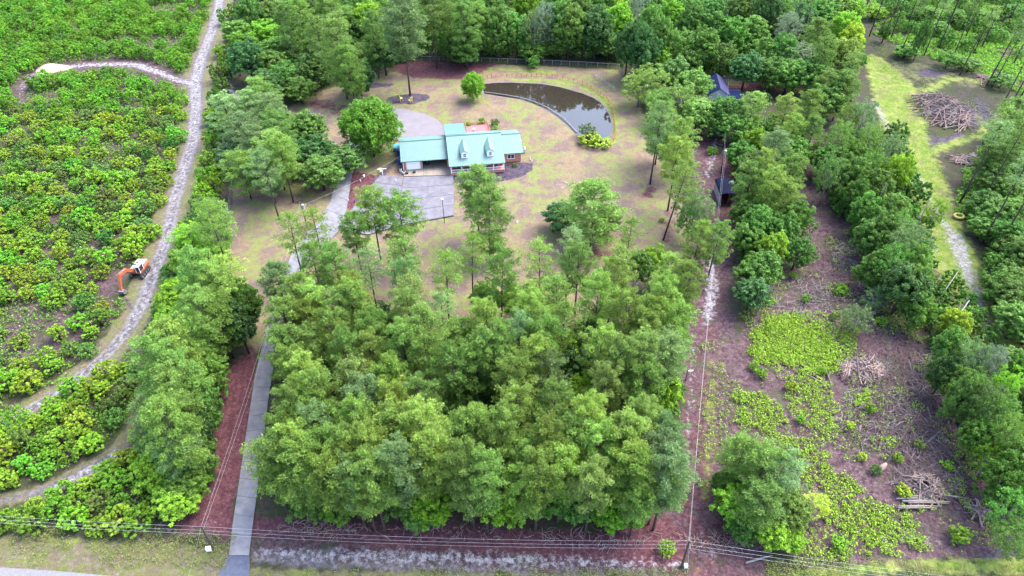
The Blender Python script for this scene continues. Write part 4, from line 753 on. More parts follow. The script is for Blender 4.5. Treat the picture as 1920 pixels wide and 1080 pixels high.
lonelog((1487, 865), (1512, 885), .12, M['log2'], 'thin dark log below the corner pine clump')
lonelog((1738, 765), (1745, 790), .1, M['log'], 'thin log right of the top of the long trunk'); lonelog((1738, 832), (1765, 806), .12, M['greybark'], 'pale log right of the long trunk')
lonelog((1775, 845), (1820, 900), .16, M['log2'], 'dark log running to the right clearing edge'); lonelog((1755, 928), (1830, 940), .14, M['greybark'], 'long grey log at the right of the stacked logs')
for k in range(7):
    a = (1690 + rs.uniform(-12, 16), 933 + k * 3.4 + rs.uniform(-2, 2)); lonelog(a, (1772 + rs.uniform(-24, 18), 931 + k * 3.6 + rs.uniform(-2.5, 2.5)), rs.uniform(.12, .2), M['greybark'] if k % 2 else M['log'], f'{["topmost", "second", "third", "fourth", "fifth", "sixth", "lowest"][k]} of the seven parallel logs stacked at lower right', .3)
lonelog((1741, 590), (1776, 545), .12, M['greybark'], 'grey snag leaning in front of the right tree belt', .2, 5); lonelog((1750, 660), (1795, 600), .2, M['greybark'], 'pale leaning trunk under the lemon-green tree at the right belt', .2, 5)
def snag(px, py, h, label, seed, lean=(0, 0)):
    r = random.Random(seed); p = P(px, py); e = empty('dead_tree', p); tag(e, label, 'dead tree'); top = Vector((lean[0], lean[1], h))
    MB().tube([(0, 0, 0), top * .5, top], [.16, .11, .03], 6).build('trunk', M['greybark'], e)
    for k in range(9):
        f = r.uniform(.35, .97); o = top * f; a = r.uniform(0, 6.28); L = r.uniform(.8, 2.6) * (1.3 - f); d = Vector((math.cos(a), math.sin(a), r.uniform(.1, .9))) * L
        MB().tube([o, o + d * .6, o + d + Vector((0, 0, .3))], [.05, .035, .012], 4).build('branch', M['greybark'], e)
snag(1120, 95, 17, 'grey dead trunk standing in the woods behind the pond', 1); snag(1222, 118, 13, 'bare bent dead trunk above the right end of the back fence', 2, (-1.5, .5)); snag(1418, 590, 8, 'silver dead tree beside the dark round tree by the track', 3, (1, 0)); snag(1480, 85, 14, 'grey mossy snag right of the big emerald trees', 4)
snag(990, 932, 11, 'dead grey snag among the central grove pines', 5); snag(1668, 850, .9, 'short stump beside the lower part of the long fallen trunk', 6) if False else None
snag(1200, 135, 8, 'slender dead tree at the right end of the chain-link fence', 8, (.8, 0)); snag(1440, 20, 15, 'tall bare snag at the top edge of the woods', 9); snag(1830, 760, 12, 'silvery dead tree in the right belt', 10, (-1, 0))
# ------------------------------------------------------------------ the house
g0 = P(757, 319); HR = R(8.0)
house = empty('house', (g0.x, g0.y, 0), HR); tag(house, 'long single-storey brick house with teal metal roof and two dormers', 'house')
def hb(name, m, *a, parent=house, **k): 
    mb = MB()
    for c, d in a: mb.box(c, d)
    return mb.build(name, m, parent)
def wallbox(name, x0, x1, y0, y1, z0, z1, m=M['brick'], parent=house): return MB().box(((x0 + x1) / 2, (y0 + y1) / 2, (z0 + z1) / 2), (x1 - x0, y1 - y0, z1 - z0)).build(name, m, parent)
X1, X2, X3, X4 = 4.7, 11.3, 24.6, 29.3
wallbox('wall', 0, X1, 0, 11, 0, 2.5); wallbox('wall', X1 + .002, X2 - .002, 8, 11, 0, 2.5, M['offwhite']); wallbox('wall', X2, X3, -1.9, 11.4, 0, 2.6); wallbox('wall', X3 + .002, X4, .2, 11, 0, 2.55)
wallbox('brick_column', X2 - .55, X2 - .01, -.1, .5, 0, 2.4)
def gable(name, x0, x1, yf, yr, yb, zf, zr, th=.14, par=house, zb=None):
    zb = zf if zb is None else zb
    f = MB(); f.prism([(yf, zf), (yr, zr), (yr, zr + th), (yf, zf + th)], x0, x1); a = f.build(name, M['roof'], par)
    b_ = MB(); b_.prism([(yr + .003, zr), (yb, zb), (yb, zb + th), (yr + .003, zr + th)], x0, x1); b_.build(name, M['roof'], par)
    for (ya, za, yb_, zb_, o) in ((yf, zf, yr, zr, a),):
        rb = MB(); n = int((x1 - x0) / .46)
        for k in range(n + 1):
            x = x0 + (x1 - x0) * k / n; rb.prism([(ya, za + th + .002), (yb_, zb_ + th + .002), (yb_, zb_ + th + .05), (ya, za + th + .05)], x - .022, x + .022)
        s_ = rb.build('roof_ribs', M['rooftrim'], o); s_['kind'] = 'stuff'
    tr = MB().box(((x0 + x1) / 2, yr, zr + th + .035), (x1 - x0 + .04, .34, .07)); tr.build('ridge_cap', M['rooftrim'], par)
    tt = MB(); tt.box(((x0 + x1) / 2, yf - .06, zf + .06), (x1 - x0, .1, .14)); tt.build('gutter', M['rooftrim'], par)
    return a
gable('roof', -.45, X2 - .3, -.5, 5.4, 11.3, 2.5, 4.75)
gable('roof', X2 - .25, X3 + .1, -4.4, 4.4, 11.8, 2.55, 5.95)
gable('roof', X3 + .12, X4 + .45, -.3, 5.4, 11.4, 2.55, 4.8)
# gable triangles
for x, yf, yr, yb, z0, zr in ((.0, 0, 5.4, 11, 2.5, 4.6), (X2, -1.9, 4.4, 11.4, 3.4, 5.8), (X3 - .2, -1.9, 4.4, 11.4, 3.4, 5.8), (X4 - .2, .2, 5.4, 11, 2.55, 4.65)):
    MB().prism([(yf, z0), (yb, z0 - (.6 if zr > 5 else 0)), (yr, zr)], x + .001, x + .19).build('gable_wall', M['white'] if zr < 5 else M['rooftrim'], house)
# raised back-porch roof
p_ = MB(); p_.prism([(5.0, 5.86), (15.8, 3.2), (15.8, 3.32), (5.0, 6.0)], X2 - .4, X2 + 5.0); bp_ = p_.build('back_porch_roof', M['roof'], house)
rb = MB()
for k in range(12):
    x = X2 - .3 + k * .46; rb.prism([(5.0, 6.004), (15.8, 3.324), (15.8, 3.37), (5.0, 6.05)], x - .022, x + .022)
rb.build('roof_ribs', M['rooftrim'], bp_)['kind'] = 'stuff'
for x in (X2 - .2, X2 + 4.8): MB().box((x, 15.5, 1.6), (.16, .16, 3.2)).build('post', M['white'], house)
# garage door, made of panels
gd = empty('garage_door', (0, 0, 0), parent=house)
for k in range(4): MB().box((2.45, -.05, .32 + k * .56), (3.1, .07, .54)).build('door_panel', M['white'], gd)
MB().box((.8, -.03, 1.15), (.12, .08, 2.3)).box((4.1, -.03, 1.15), (.12, .08, 2.3)).box((2.45, -.03, 2.34), (3.42, .08, .12)).build('door_frame', M['white'], gd)
MB().box((.02, -.06, 1.25), (.14, .14, 2.5)).build('corner_trim', M['white'], house)
MB().box((X4 - .04, .13, 1.25), (.12, .14, 2.5)).build('corner_trim', M['white'], house); MB().box((X1 - .05, -.04, 1.25), (.1, .1, 2.5)).build('corner_trim', M['offwhite'], house)
# right-wing window
def window(cx, y, cz, w, h, n=2, par=house, frame=M['white']):
    f = MB(); t_ = .11
    f.box((cx, y, cz + h / 2), (w + t_, .09, t_)); f.box((cx, y - .03, cz - h / 2), (w + t_ + .15, .15, t_))
    for i in range(n + 1): f.box((cx - w / 2 + w * i / n, y + .004, cz), (t_, .09, h - t_ - .004))
    fo = f.build('window', frame, par)
    for i in range(n):
        for j in (0, 1): MB().box((cx - w / 2 + w * (i + .5) / n, y + .03, cz - h / 4 + j * h / 2), (w / n - t_ - .02, .03, h / 2 - .08)).build('pane', M['glass'], fo)
window(X3 + 2.1, .16, 1.55, 1.7, 1.15)
# dormers
def dormer(cx):
    y0, w, zb, ze, zp = -2.3, 1.65, 3.4, 4.95, 5.6
    d = empty('dormer', (0, 0, 0), parent=house)
    MB().poly([(cx - w / 2, y0, zb - .1), (cx + w / 2, y0, zb - .1), (cx + w / 2, y0, ze), (cx, y0, zp), (cx - w / 2, y0, ze)]).prism([(y0 + .01, zb - .2), (1.6, 4.9), (y0 + .01, ze)], cx - w / 2 + .02, cx + w / 2 - .02).build('dormer_wall', M['white'], d)
    for s in (-1, 1):
        x0, x1 = cx, cx + s * (w / 2 + .26); zl = ze - .12
        v = [(x0, y0 - .25, zp + .03), (x1, y0 - .25, zl), (x1, 1.75, zl), (x0, 3.4, zp + .03)]
        m_ = MB(); b = [(a, b_, c + .07) for a, b_, c in v]; m_.v = v + b; m_.f = [(0, 1, 2, 3), (7, 6, 5, 4), (0, 4, 5, 1), (1, 5, 6, 2), (2, 6, 7, 3), (3, 7, 4, 0)]
        m_.build('dormer_roof', M['roof'], d)
    f = MB(); n = 8; r_ = .34; pts = [(cx + r_ * math.cos(math.pi * k / n), y0 - .035, 4.42 + r_ * math.sin(math.pi * k / n)) for k in range(n + 1)]
    MB().poly([(cx - r_, y0 - .035, 3.8), (cx + r_, y0 - .035, 3.8)] + pts).build('pane', M['glass'], d)
    f.tube([(cx - r_, y0 - .06, 3.8)] + pts[::-1] + [(cx + r_, y0 - .06, 3.8), (cx - r_, y0 - .06, 3.8)], .045, 4).tube([(cx - r_, y0 - .06, 4.2), (cx + r_, y0 - .06, 4.2)], .05, 4).tube([(cx, y0 - .06, 3.8), (cx, y0 - .06, 4.76)], .02, 4)
    f.build('window_frame', M['white'], d)
dormer(X2 + 3.75); dormer(X2 + 10.0)
# porch
pz = .55
MB().box(((X2 + X3) / 2, -3.05, pz / 2), (X3 - X2 - .1, 2.2, pz)).build('porch_base', M['brick'], house); MB().box(((X2 + X3) / 2, -3.05, pz + .03), (X3 - X2 - .02, 2.28, .06)).build('porch_floor', M['decks'], house)
for k in range(6): MB().box((X2 + .2 + k * (X3 - X2 - .4) / 5, -4.05, 1.55), (.2, .2, 2.0)).build('porch_post', M['white'], house)
for k in range(5):
    if k == 2: continue
    a = X2 + .3 + k * (X3 - X2 - .4) / 5; b_ = a + (X3 - X2 - .4) / 5 - .2; r_ = MB(); r_.box(((a + b_) / 2, -4.05, 1.45), (b_ - a, .09, .1)).box(((a + b_) / 2, -4.05, .72), (b_ - a, .07, .07))
    for i in range(9): r_.box((a + (b_ - a) * (i + .5) / 9, -4.05, 1.08), (.05, .05, .62))
    r_.build('porch_rail', M['white'], house)
for k in range(3): MB().box(((X2 + X3) / 2, -4.45 - k * .32, (.44 - k * .15) / 2), (2.2, .3, .44 - k * .15)).build('step', M['brick'], house)
for k, x in enumerate((X2 + 1.6, X2 + 4.2, X2 + 9.4, X2 + 12.0)): window(x, -1.96, 1.7, 1.3, 1.3)
MB().box((X2 + 6.7, -1.95, 1.6), (1.1, .08, 2.1)).build('front_door', M['redp'], house)
# deck behind the house
dk = empty('deck', (0, 0, 0), parent=house); DX0, DX1, DY0, DY1 = X2 + 5.6, X2 + 11.7, 11.95, 19.2
fl = MB().box(((DX0 + DX1) / 2, (DY0 + DY1) / 2, .55), (DX1 - DX0, DY1 - DY0, .06)).build('deck_frame', M['deckdark'], dk)
n = 30
for k in range(n): MB().box(((DX0 + DX1) / 2, DY0 + (k + .5) * (DY1 - DY0) / n, .605), (DX1 - DX0, (DY1 - DY0) / n - .02, .04)).build('board', M['decks'], fl)
rl = MB()
for (a, b_) in (((DX0, DY1), (DX1, DY1)), ((DX0, DY0 + 2), (DX0, DY1)), ((DX1, DY0), (DX1, DY1))):
    L = math.hypot(b_[0] - a[0], b_[1] - a[1]); n = int(L / .3)
    for i in range(n + 1):
        x, y = a[0] + (b_[0] - a[0]) * i / n, a[1] + (b_[1] - a[1]) * i / n; rl.box((x, y, 1.05), (.07, .07, .85))
rl.build('baluster', M['deckdark'], dk)['kind'] = 'stuff'
for (a, b_) in (((DX0, DY1), (DX1, DY1)), ((DX0, DY0 + 2), (DX0, DY1)), ((DX1, DY0), (DX1, DY1))): MB().tube([(a[0], a[1], 1.52), (b_[0], b_[1], 1.52)], .07, 4).build('top_rail', M['decktop'], dk)
for k in range(4): MB().box((DX0 - .3 - k * .3, DY0 + 2.8, .25 - .0 * k), (.3, 1.6, .5 - k * .11)).build('deck_step', M['decks'], dk)
hw = lambda x, y, z=0: house.matrix_basis @ Vector((x, y, z)) if False else Vector((g0.x + x * math.cos(HR) - y * math.sin(HR), g0.y + x * math.sin(HR) + y * math.cos(HR), z))
def small(name, label, cat, loc, parts, rz=HR, group=None):
    e = empty(name, loc, rz); tag(e, label, cat, group)
    for nm, m, mb in parts: mb.build(nm, m, e)
    return e
small('air_conditioner', 'pale air conditioning unit beside the right gable wall', 'air conditioner', hw(X4 + 1.2, 4.6), [('cabinet', M['offwhite'], MB().box((0, 0, .55), (1.1, 1.1, 1.1))), ('fan_grille', M['dark'], MB().tube([(0, 0, 1.11), (0, 0, 1.14)], .42, 12))])
small('air_conditioner', 'second smaller air conditioning unit near the back right house corner', 'air conditioner', hw(X4 + .9, 8.8), [('cabinet', M['galv'], MB().box((0, 0, .5), (1.0, 1.3, 1.0))), ('fan_grille', M['dark'], MB().tube([(0, 0, 1.01), (0, 0, 1.04)], .36, 12))])
small('patio_table', 'white round patio table on the red deck', 'table', hw(DX0 + 1.5, 13.6, .63), [('tabletop', M['white'], MB().tube([(0, 0, .68), (0, 0, .72)], .5, 12)), ('leg', M['white'], MB().tube([(0, 0, 0), (0, 0, .68)], .05, 6))])
small('patio_table', 'small white side table by the back rail of the deck', 'table', hw(DX0 + 2.2, 16.3, .63), [('tabletop', M['white'], MB().box((0, 0, .5), (.6, .6, .05))), ('leg', M['white'], MB().tube([(0, 0, 0), (0, 0, .48)], .05, 6))])
def chair(name, label, loc, m, rz=0, s=1.0):
    e = empty(name, loc, rz); e.scale = (s,) * 3; tag(e, label, 'chair')
    MB().box((0, 0, .42), (.55, .55, .06)).build('seat', m, e); MB().box((0, .28, .75), (.55, .06, .65), rx=-.2).build('backrest', m, e)
    for sx in (-1, 1):
        for sy in (-1, 1): MB().tube([(sx * .24, sy * .24, 0), (sx * .24, sy * .24, .4)], .03, 5).build('leg', m, e)
chair('porch_chair', 'blue chair behind the left porch rail', hw(X2 + 2.0, -3.1, pz + .06), M['blue']); chair('porch_chair', 'red chair at the left end of the porch', hw(X2 + .9, -3.1, pz + .06), M['redp']); chair('porch_chair', 'blue chair behind the right porch rail', hw(X2 + 11.3, -3.1, pz + .06), M['blue']); chair('porch_chair', 'red chair at the right end of the porch', hw(X2 + 12.4, -3.1, pz + .06), M['redp'])
chair('garden_chair', 'yellow slatted garden chair in the mulch oval, left of its pair', P(751, 189), M['yellow'], 2.4, 2.0); chair('garden_chair', 'yellow slatted garden chair in the mulch oval, right of its pair', P(770, 192), M['yellow'], -2.4, 1.7)
chair('garden_chair', 'white garden chair at the foot of the tall pine left of the house', P(715, 323), M['offwhite'], 1.0, 1.0)
def bin_(label, loc, m, s=1.0):
    small('wheelie_bin', label, 'bin', loc, [('body', m, MB().prism([(-.28 * s, 0), (.28 * s, 0), (.34 * s, 1.0 * s), (-.34 * s, 1.0 * s)], -.3 * s, .3 * s)), ('lid', m, MB().box((0, 0, 1.03 * s), (.68 * s, .76 * s, .07))), ('wheel', M['rubber'], MB().tube([(-.3 * s, .3, .12), (.3 * s, .3, .12)], .12, 8))])
bin_('dark blue bin against the left garage wall', hw(-.9, 3.0), M['blue'], 1.3); bin_('blue bin behind the other against the left garage wall', hw(-1.1, 7.6), M['blue'], 1.4)
small('paddling_pool', 'turquoise plastic pool leaning at the back left corner of the garage', 'pool', hw(-1.3, 10.6), [('shell', M['cyan'], MB().tube([(0, 0, .3), (0, 0, .8)], [1.1, 1.3], 14))], rz=.3)
small('propane_tank', 'pale barrel beside the front left garage corner', 'barrel', hw(-.7, -.6), [('drum', M['offwhite'], MB().tube([(0, 0, 0), (0, 0, .9)], .35, 10)), ('drum_lid', M['dark'], MB().tube([(0, 0, .91), (0, 0, .95)], .3, 10))])
for lb, px, py, m in (('white planter at the lower left of the garage apron', 758, 325, 'white'), ('dark planter beside the white one at the garage', 763, 325.5, 'dark'), ('dark flat pot before the garage door', 777, 323.5, 'dark')):
    small('planter', lb, 'planter', P(px, py, .1), [('pot', M[m], MB().tube([(0, 0, 0), (0, 0, .45)], [.3, .42], 10)), ('soil', M['bark'], MB().tube([(0, 0, .42), (0, 0, .47)], .36, 10))])
# items in the open breezeway
small('lawn_mower', 'dark riding mower parked in the left of the open carport', 'lawn mower', hw(X1 + 1.2, 2.2, .09), [('body', M['dark'], MB().box((0, 0, .55), (.7, 1.7, .45))), ('seat', M['dark'], MB().box((0, .4, .95), (.45, .4, .35))), ('wheel', M['rubber'], MB().tube([(-.5, .6, .35), (.5, .6, .35)], .35, 10)), ('wheel', M['rubber'], MB().tube([(-.45, -.6, .22), (.45, -.6, .22)], .22, 10)), ('hood', M['steel'], MB().box((0, -.5, .85), (.5, .7, .2)))])
small('tool_bench', 'dark cluttered workbench at the back of the carport', 'bench', hw(X1 + 3.0, 4.6, .09), [('top', M['dark'], MB().box((0, 0, .9), (3.2, .8, .08))), ('leg', M['dark'], MB().box((-1.4, 0, .43), (.1, .7, .86))), ('leg', M['dark'], MB().box((1.4, 0, .43), (.1, .7, .86))), ('box', M['blue'], MB().box((.4, 0, 1.15), (.6, .5, .4)))])
# mulch bed ornaments
for i, (px, py, nm, m, lb) in enumerate([(683, 332, 'birdbath', 'white', 'white birdbath at the top of the red mulch bed'), (676, 340, 'garden_ornament', 'offwhite', 'pale ornament below the birdbath in the mulch bed'), (659, 358, 'garden_ornament', 'dark', 'dark ornament at the left rim of the mulch bed'), (681, 362, 'garden_ornament', 'white', 'white figure at the middle right of the mulch bed'), (665, 378, 'garden_ornament', 'blue', 'blue ornament at the lower tip of the mulch bed'), (653, 376, 'garden_ornament', 'offwhite', 'small white ornament at the lower left of the mulch bed'), (692, 335, 'garden_ornament', 'terracotta', 'terracotta pot at the right of the mulch bed top'), (701, 332, 'garden_ornament', 'blue', 'blue pot by the parking pad edge'), (994, 299, 'garden_ornament', 'offwhite', 'white ornament at the far right of the curved mulch bed'), (997, 303, 'garden_ornament', 'offwhite', 'second white ornament below the one right of the curved mulch bed'), (970, 417, 'garden_ornament', 'white', 'tiny white ornament on the lawn right of the front pines'), (742, 340, 'garden_ornament', 'offwhite', 'white marker post on the side parking pad')]):
    if nm == 'birdbath': pr = [('pedestal', M[m], MB().tube([(0, 0, 0), (0, 0, .7)], [.22, .1], 8)), ('basin', M[m], MB().tube([(0, 0, .7), (0, 0, .82)], [.15, .45], 12))]
    else: pr = [('base', M[m], MB().tube([(0, 0, 0), (0, 0, .15)], [.28, .24], 8)), ('figure', M[m], MB().tube([(0, 0, .15), (0, 0, .5), (0, 0, .7), (0, 0, .95)], [.16, .26, .12, .15], 8))]
    small(nm, lb, nm.replace('_', ' '), P(px, py), pr, rz=i).scale = (.6, .6, .6)
small('swing_frame', 'white T-shaped clothes post by the left parking pad', 'clothes post', P(718, 330, .09), [('post', M['white'], MB().tube([(0, 0, 0), (0, 0, 2.0)], .05, 6)), ('crossbar', M['white'], MB().tube([(-1.1, 0, 2.0), (1.1, 0, 2.0)], .045, 6))])
# ------------------------------------------------------------------ outbuildings
def shed(name, label, cat, px, py, w, d, h, hr, rz, wallm, roofm, parts=()):
    p = P(px, py); e = empty(name, p, rz); tag(e, label, cat)
    MB().box((0, 0, h / 2), (w, d, h)).build('wall', M[wallm], e)
    for s in (-1, 1):
        m_ = MB(); v = [(0, -d / 2 - .3, h + hr), (s * (w / 2 + .3), -d / 2 - .3, h - .15), (s * (w / 2 + .3), d / 2 + .3, h - .15), (0, d / 2 + .3, h + hr)]
        m_.v = v + [(a, b, c + .1) for a, b, c in v]; m_.f = [(0, 1, 2, 3), (7, 6, 5, 4), (0, 4, 5, 1), (1, 5, 6, 2), (2, 6, 7, 3), (3, 7, 4, 0)]; m_.build('roof', M[roofm[(s + 1) // 2]], e)
    for s in (-1, 1):
        m_ = MB(); m_.v = [(-w / 2, s * d / 2, h), (w / 2, s * d / 2, h), (0, s * d / 2, h + hr)]; m_.v += [(a, b - s * .1, c) for a, b, c in m_.v]; m_.f = [(0, 1, 2), (5, 4, 3), (0, 3, 4, 1), (1, 4, 5, 2), (2, 5, 3, 0)]; m_.build('gable_wall', M[wallm], e)
    for nm, m, mb in parts: mb.build(nm, m, e)
    return e
shed('outbuilding', 'pale walled building with steep dark blue roof, half hidden at upper right of the pond', 'building', 1340, 185, 5.6, 9.5, 3.4, 2.0, R(-6), 'siding', ('navy', 'greyroof'), [('window', M['glass'], MB().box((-2.82, -2, 1.9), (.06, 1.0, 1.0))), ('door', M['white'], MB().box((-2.82, 1.6, 1.1), (.06, 1.0, 2.1)))])
shed('lean_to', 'low dark blue roofed lean-to right of the pale walled building', 'shed', 1372, 188, 5.0, 3.4, 2.2, .7, R(84), 'offwhite', ('navy', 'greyroof'), [('door', M['white'], MB().box((0, -1.75, 1.0), (1.2, .06, 1.9)))])
cp = P(1361, 385); e = empty('carport', cp, R(-2)); tag(e, 'black arched-roof shelter on the reddish lane', 'carport'); w, d, h = 3.2, 6.6, 2.5
m_ = MB(); n = 8; arc = [(math.cos(math.pi * k / n) * (w / 2 + .15), h + math.sin(math.pi * k / n) * .75) for k in range(n + 1)]
for k in range(n):
    (x0, z0), (x1, z1) = arc[k], arc[k + 1]; b = len(m_.v); m_.v += [(x0, 0, z0), (x1, 0, z1), (x1, d, z1), (x0, d, z0), (x0 * 1.03, 0, z0 + .07), (x1 * 1.03, 0, z1 + .07), (x1 * 1.03, d, z1 + .07), (x0 * 1.03, d, z0 + .07)]
    m_.f += [(b, b + 3, b + 2, b + 1), (b + 4, b + 5, b + 6, b + 7), (b, b + 1, b + 5, b + 4), (b + 3, b + 7, b + 6, b + 2)]
m_.build('roof', M['tarblack'], e)
MB().box((-w / 2, d / 2, h / 2), (.07, d, h)).build('side_wall', M['galv'], e); MB().box((w / 2, d / 2, h / 2), (.07, d, h)).build('side_wall', M['galv'], e); MB().box((0, d - .05, h / 2 + .2), (w - .1, .07, h)).build('back_wall', M['dark'], e)
for x in (-w / 2, w / 2): MB().tube([(x, .02, 0), (x, .02, h)], .07, 6).build('post', M['galv'], e)
MB().tube([(0.3, .02, 0), (.3, .02, h + .5)], .05, 6).build('post', M['redwood'], e)
small('water_tank', 'small white tank just behind the black arched shelter', 'tank', P(1366, 348), [('tank', M['offwhite'], MB().tube([(-1, 0, .8), (1.0, 0, .8)], .5, 12)), ('stand', M['galv'], MB().box((0, 0, .2), (1.6, .7, .4)))], rz=.1)
small('pale_hut', 'small bluish shed glimpsed between trees left of the upper lane', 'shed', P(1352, 250), [('wall', M['siding'], MB().box((0, 0, 1.3), (2.6, 3, 2.6))), ('roof', M['galv'], MB().box((0, 0, 2.66), (3, 3.4, .1)))])
small('water_trough', 'yellow-brown tractor tyre lying on the right grass track', 'tyre', P(1797, 407), [('ring', M['yellow'], MB().tube([(math.cos(a) * 1.0, math.sin(a) * .8, .3) for a in [k * math.pi / 8 for k in range(17)]], .28, 6, False))]).name = 'old_tyre'
# ------------------------------------------------------------------ excavator
b0_ = P(233, 553); hd = math.atan2(b0_.y - EXC.y, b0_.x - EXC.x); ex = empty('excavator', EXC, hd); ex.scale = (.88,) * 3; tag(ex, 'orange tracked excavator with folded boom on the dirt track', 'excavator')
for s in (-1, 1):
    tk = MB().prism([(-.3, .1), (.3, .1), (.3, .9), (-.3, .9)], 0, 0.01); tk = MB()
    prof = [(-2.0, .15), (-1.7, 0), (1.7, 0), (2.0, .15), (2.1, .5), (1.8, .88), (-1.8, .88), (-2.1, .5)]; b = len(tk.v)
    tk.v = [(x, s * 1.3 - .28, z) for x, z in prof] + [(x, s * 1.3 + .28, z) for x, z in prof]; n = 8
    tk.f = [tuple(range(n)), tuple(range(n, 2 * n))[::-1]] + [(i, n + i, n + (i + 1) % n, (i + 1) % n) for i in range(n)]
    o = tk.build('crawler_track', M['rubber'], ex)
    for x in (-1.75, -.9, 0, .9, 1.75): MB().tube([(x, s * 1.3 - .31, .42), (x, s * 1.3 + .31, .42)], .26, 8).build('roller', M['steel'], o)
MB().box((0, 0, .55), (1.8, 2.0, .5)).build('undercarriage', M['dark'], ex)
up = MB(); prof = [(-2.6, -1.25), (-2.75, -.6), (-2.75, .6), (-2.6, 1.25), (1.3, 1.3), (1.5, .9), (1.5, -1.3)]; up.poly(prof, .98, 1.75); body = up.build('body', M['orange'], ex)
bev = body.modifiers.new('bevel', 'BEVEL'); bev.width = .12; bev.segments = 2
MB().poly([(-2.5, -1.15), (-2.5, 1.15), (-.5, 1.15), (-.5, -1.15)], 1.752, 2.25).build('engine_cover', M['cream'], body); MB().box((-1.0, -.5, 2.36), (.25, .25, .2)).build('exhaust', M['dark'], body)
MB().box((.4, -.9, 1.95), (1.3, .7, .4)).build('tool_box', M['cream'], body)
cb = empty('cab', (.75, .82, 0), parent=ex); MB().box((0, 0, 2.15), (1.5, .9, 1.55)).build('window', M['glass'], cb); MB().box((0, 0, 2.98), (1.7, 1.05, .12)).build('roof', M['cream'], cb)
for sx in (-1, 1):
    for sy in (-1, 1): MB().box((sx * .76, sy * .46, 2.15), (.09, .09, 1.6)).build('cab_post', M['white'], cb)
MB().box((0, 0, 1.45), (1.56, .96, .3)).build('cab_base', M['orange'], cb)
rchd = (b0_ - EXC).length / .88
def beam(name, a, b, w0, w1, wid, m, par=ex):
    a, b = Vector(a), Vector(b); d = (b - a).normalized(); u = Vector((-d.z, 0, d.x)); mb = MB()
    for (p, w) in ((a, w0), (b, w1)):
        for s in (-1, 1):
            for y in (-1, 1): mb.v.append(tuple(p + u * w * s + Vector((0, y * wid, 0))))
    mb.f = [(0, 1, 3, 2), (4, 6, 7, 5), (0, 4, 5, 1), (2, 3, 7, 6), (0, 2, 6, 4), (1, 5, 7, 3)]; return mb.build(name, m, par)
E1, E2, E3 = (3.6, -.25, 3.9), (rchd * .82, -.25, 4.3), (rchd - .1, -.25, 1.2)
bm_ = beam('boom', (1.2, -.25, 1.7), E1, .3, .42, .26, M['orange']); 
o = beam('boom_tip', E1, E2, .42, .26, .26, M['orange'], bm_); beam('stick', (E2[0] - .3, -.25, 4.75), E3, .34, .2, .22, M['orange'])
MB().tube([(2.0, -.6, 1.6), (3.8, -.6, 3.4)], .1, 6).build('hydraulic_cylinder', M['steel'], ex); MB().tube([(4.4, -.25, 4.55), (E2[0] - .2, -.25, 4.9)], .1, 6).build('hydraulic_cylinder', M['steel'], ex)
bk = MB(); x0 = rchd - .1; prof = [(x0 + .45, 1.2), (x0 + .35, .5), (x0 - .1, .05), (x0 - .9, .0), (x0 - 1.0, .35), (x0 - .35, 1.3)]; n = 6
bk.v = [(x, -.8, z) for x, z in prof] + [(x, .3, z) for x, z in prof]; bk.f = [tuple(range(n)), tuple(range(n, 12))[::-1]] + [(i, n + i, n + (i + 1) % n, (i + 1) % n) for i in range(n) if i != 4]
bucket = bk.build('bucket', M['steel'], ex)
for k in range(4): MB().box((x0 - 1.0, -.65 + k * .27, .08), (.3, .1, .08)).build('tooth', M['steel'], bucket)
# ------------------------------------------------------------------ fences
def fence(pts_px, label, h, pm, rm, step, cat='fence', rails=(1.0,), mesh=None, name='fence', pr=.05):
    e = empty(name, P(*pts_px[0])); tag(e, label, cat); L0 = P(*pts_px[0]); pts = [P(*p) - L0 for p in pts_px]; pos = []
    for a, b in zip(pts[:-1], pts[1:]):
        n = max(1, round((b - a).length / step)); pos += [a.lerp(b, i / n) for i in range(n)]
    pos.append(pts[-1])
    for p in pos: MB().tube([(p.x, p.y, -.1), (p.x, p.y, h)], pr, 5).build('post', pm, e)
    for r_ in rails:
        for i in range(len(pos) - 1): MB().tube([pos[i] + Vector((0, 0, h * r_)), pos[i + 1] + Vector((0, 0, h * r_))], pr * .6, 4, False).build('rail', rm, e)
    if mesh:
        mb = MB(); 
        for i in range(len(pos) - 1):
            a, b = pos[i], pos[i + 1]; n = int((b - a).length / .28)
            for k in range(n):
                q = a.lerp(b, k / n); q2 = a.lerp(b, min(1, k / n + h / (b - a).length)); q3 = a.lerp(b, max(0, k / n - h / (b - a).length))
                mb.tube([q + Vector((0, 0, .05)), q2 + Vector((0, 0, h))], .006, 3, False); mb.tube([q + Vector((0, 0, .05)), q3 + Vector((0, 0, h))], .006, 3, False)
        mb.build('wire_mesh', mesh, e)['kind'] = 'stuff'
fence([(905, 147), (930, 144), (960, 143), (1015, 142.5), (1045, 146), (1075, 152), (1100, 161), (1120, 172), (1137, 186), (1147, 202), (1152, 222), (1154, 250), (1150, 264), (1140, 277)], 'low rusty red fence curving round the far side of the pond', .95, M['redwood'], M['redwood'], 1.6, rails=(.95, .5), name='pond_fence', pr=.075)
fence([(790, 113), (840, 114), (935, 117), (1020, 120), (1100, 124), (1160, 128)], 'chain-link fence along the back of the yard below the woods', 1.3, M['galv'], M['galv'], 2.9, rails=(1.0,), mesh=M['steel'], name='chain_link_fence')
fence([(1160, 128), (1163, 145), (1178, 175)], 'short side run of chain-link fence right of the pond', 1.3, M['galv'], M['galv'], 2.9, mesh=M['steel'], name='chain_link_fence')
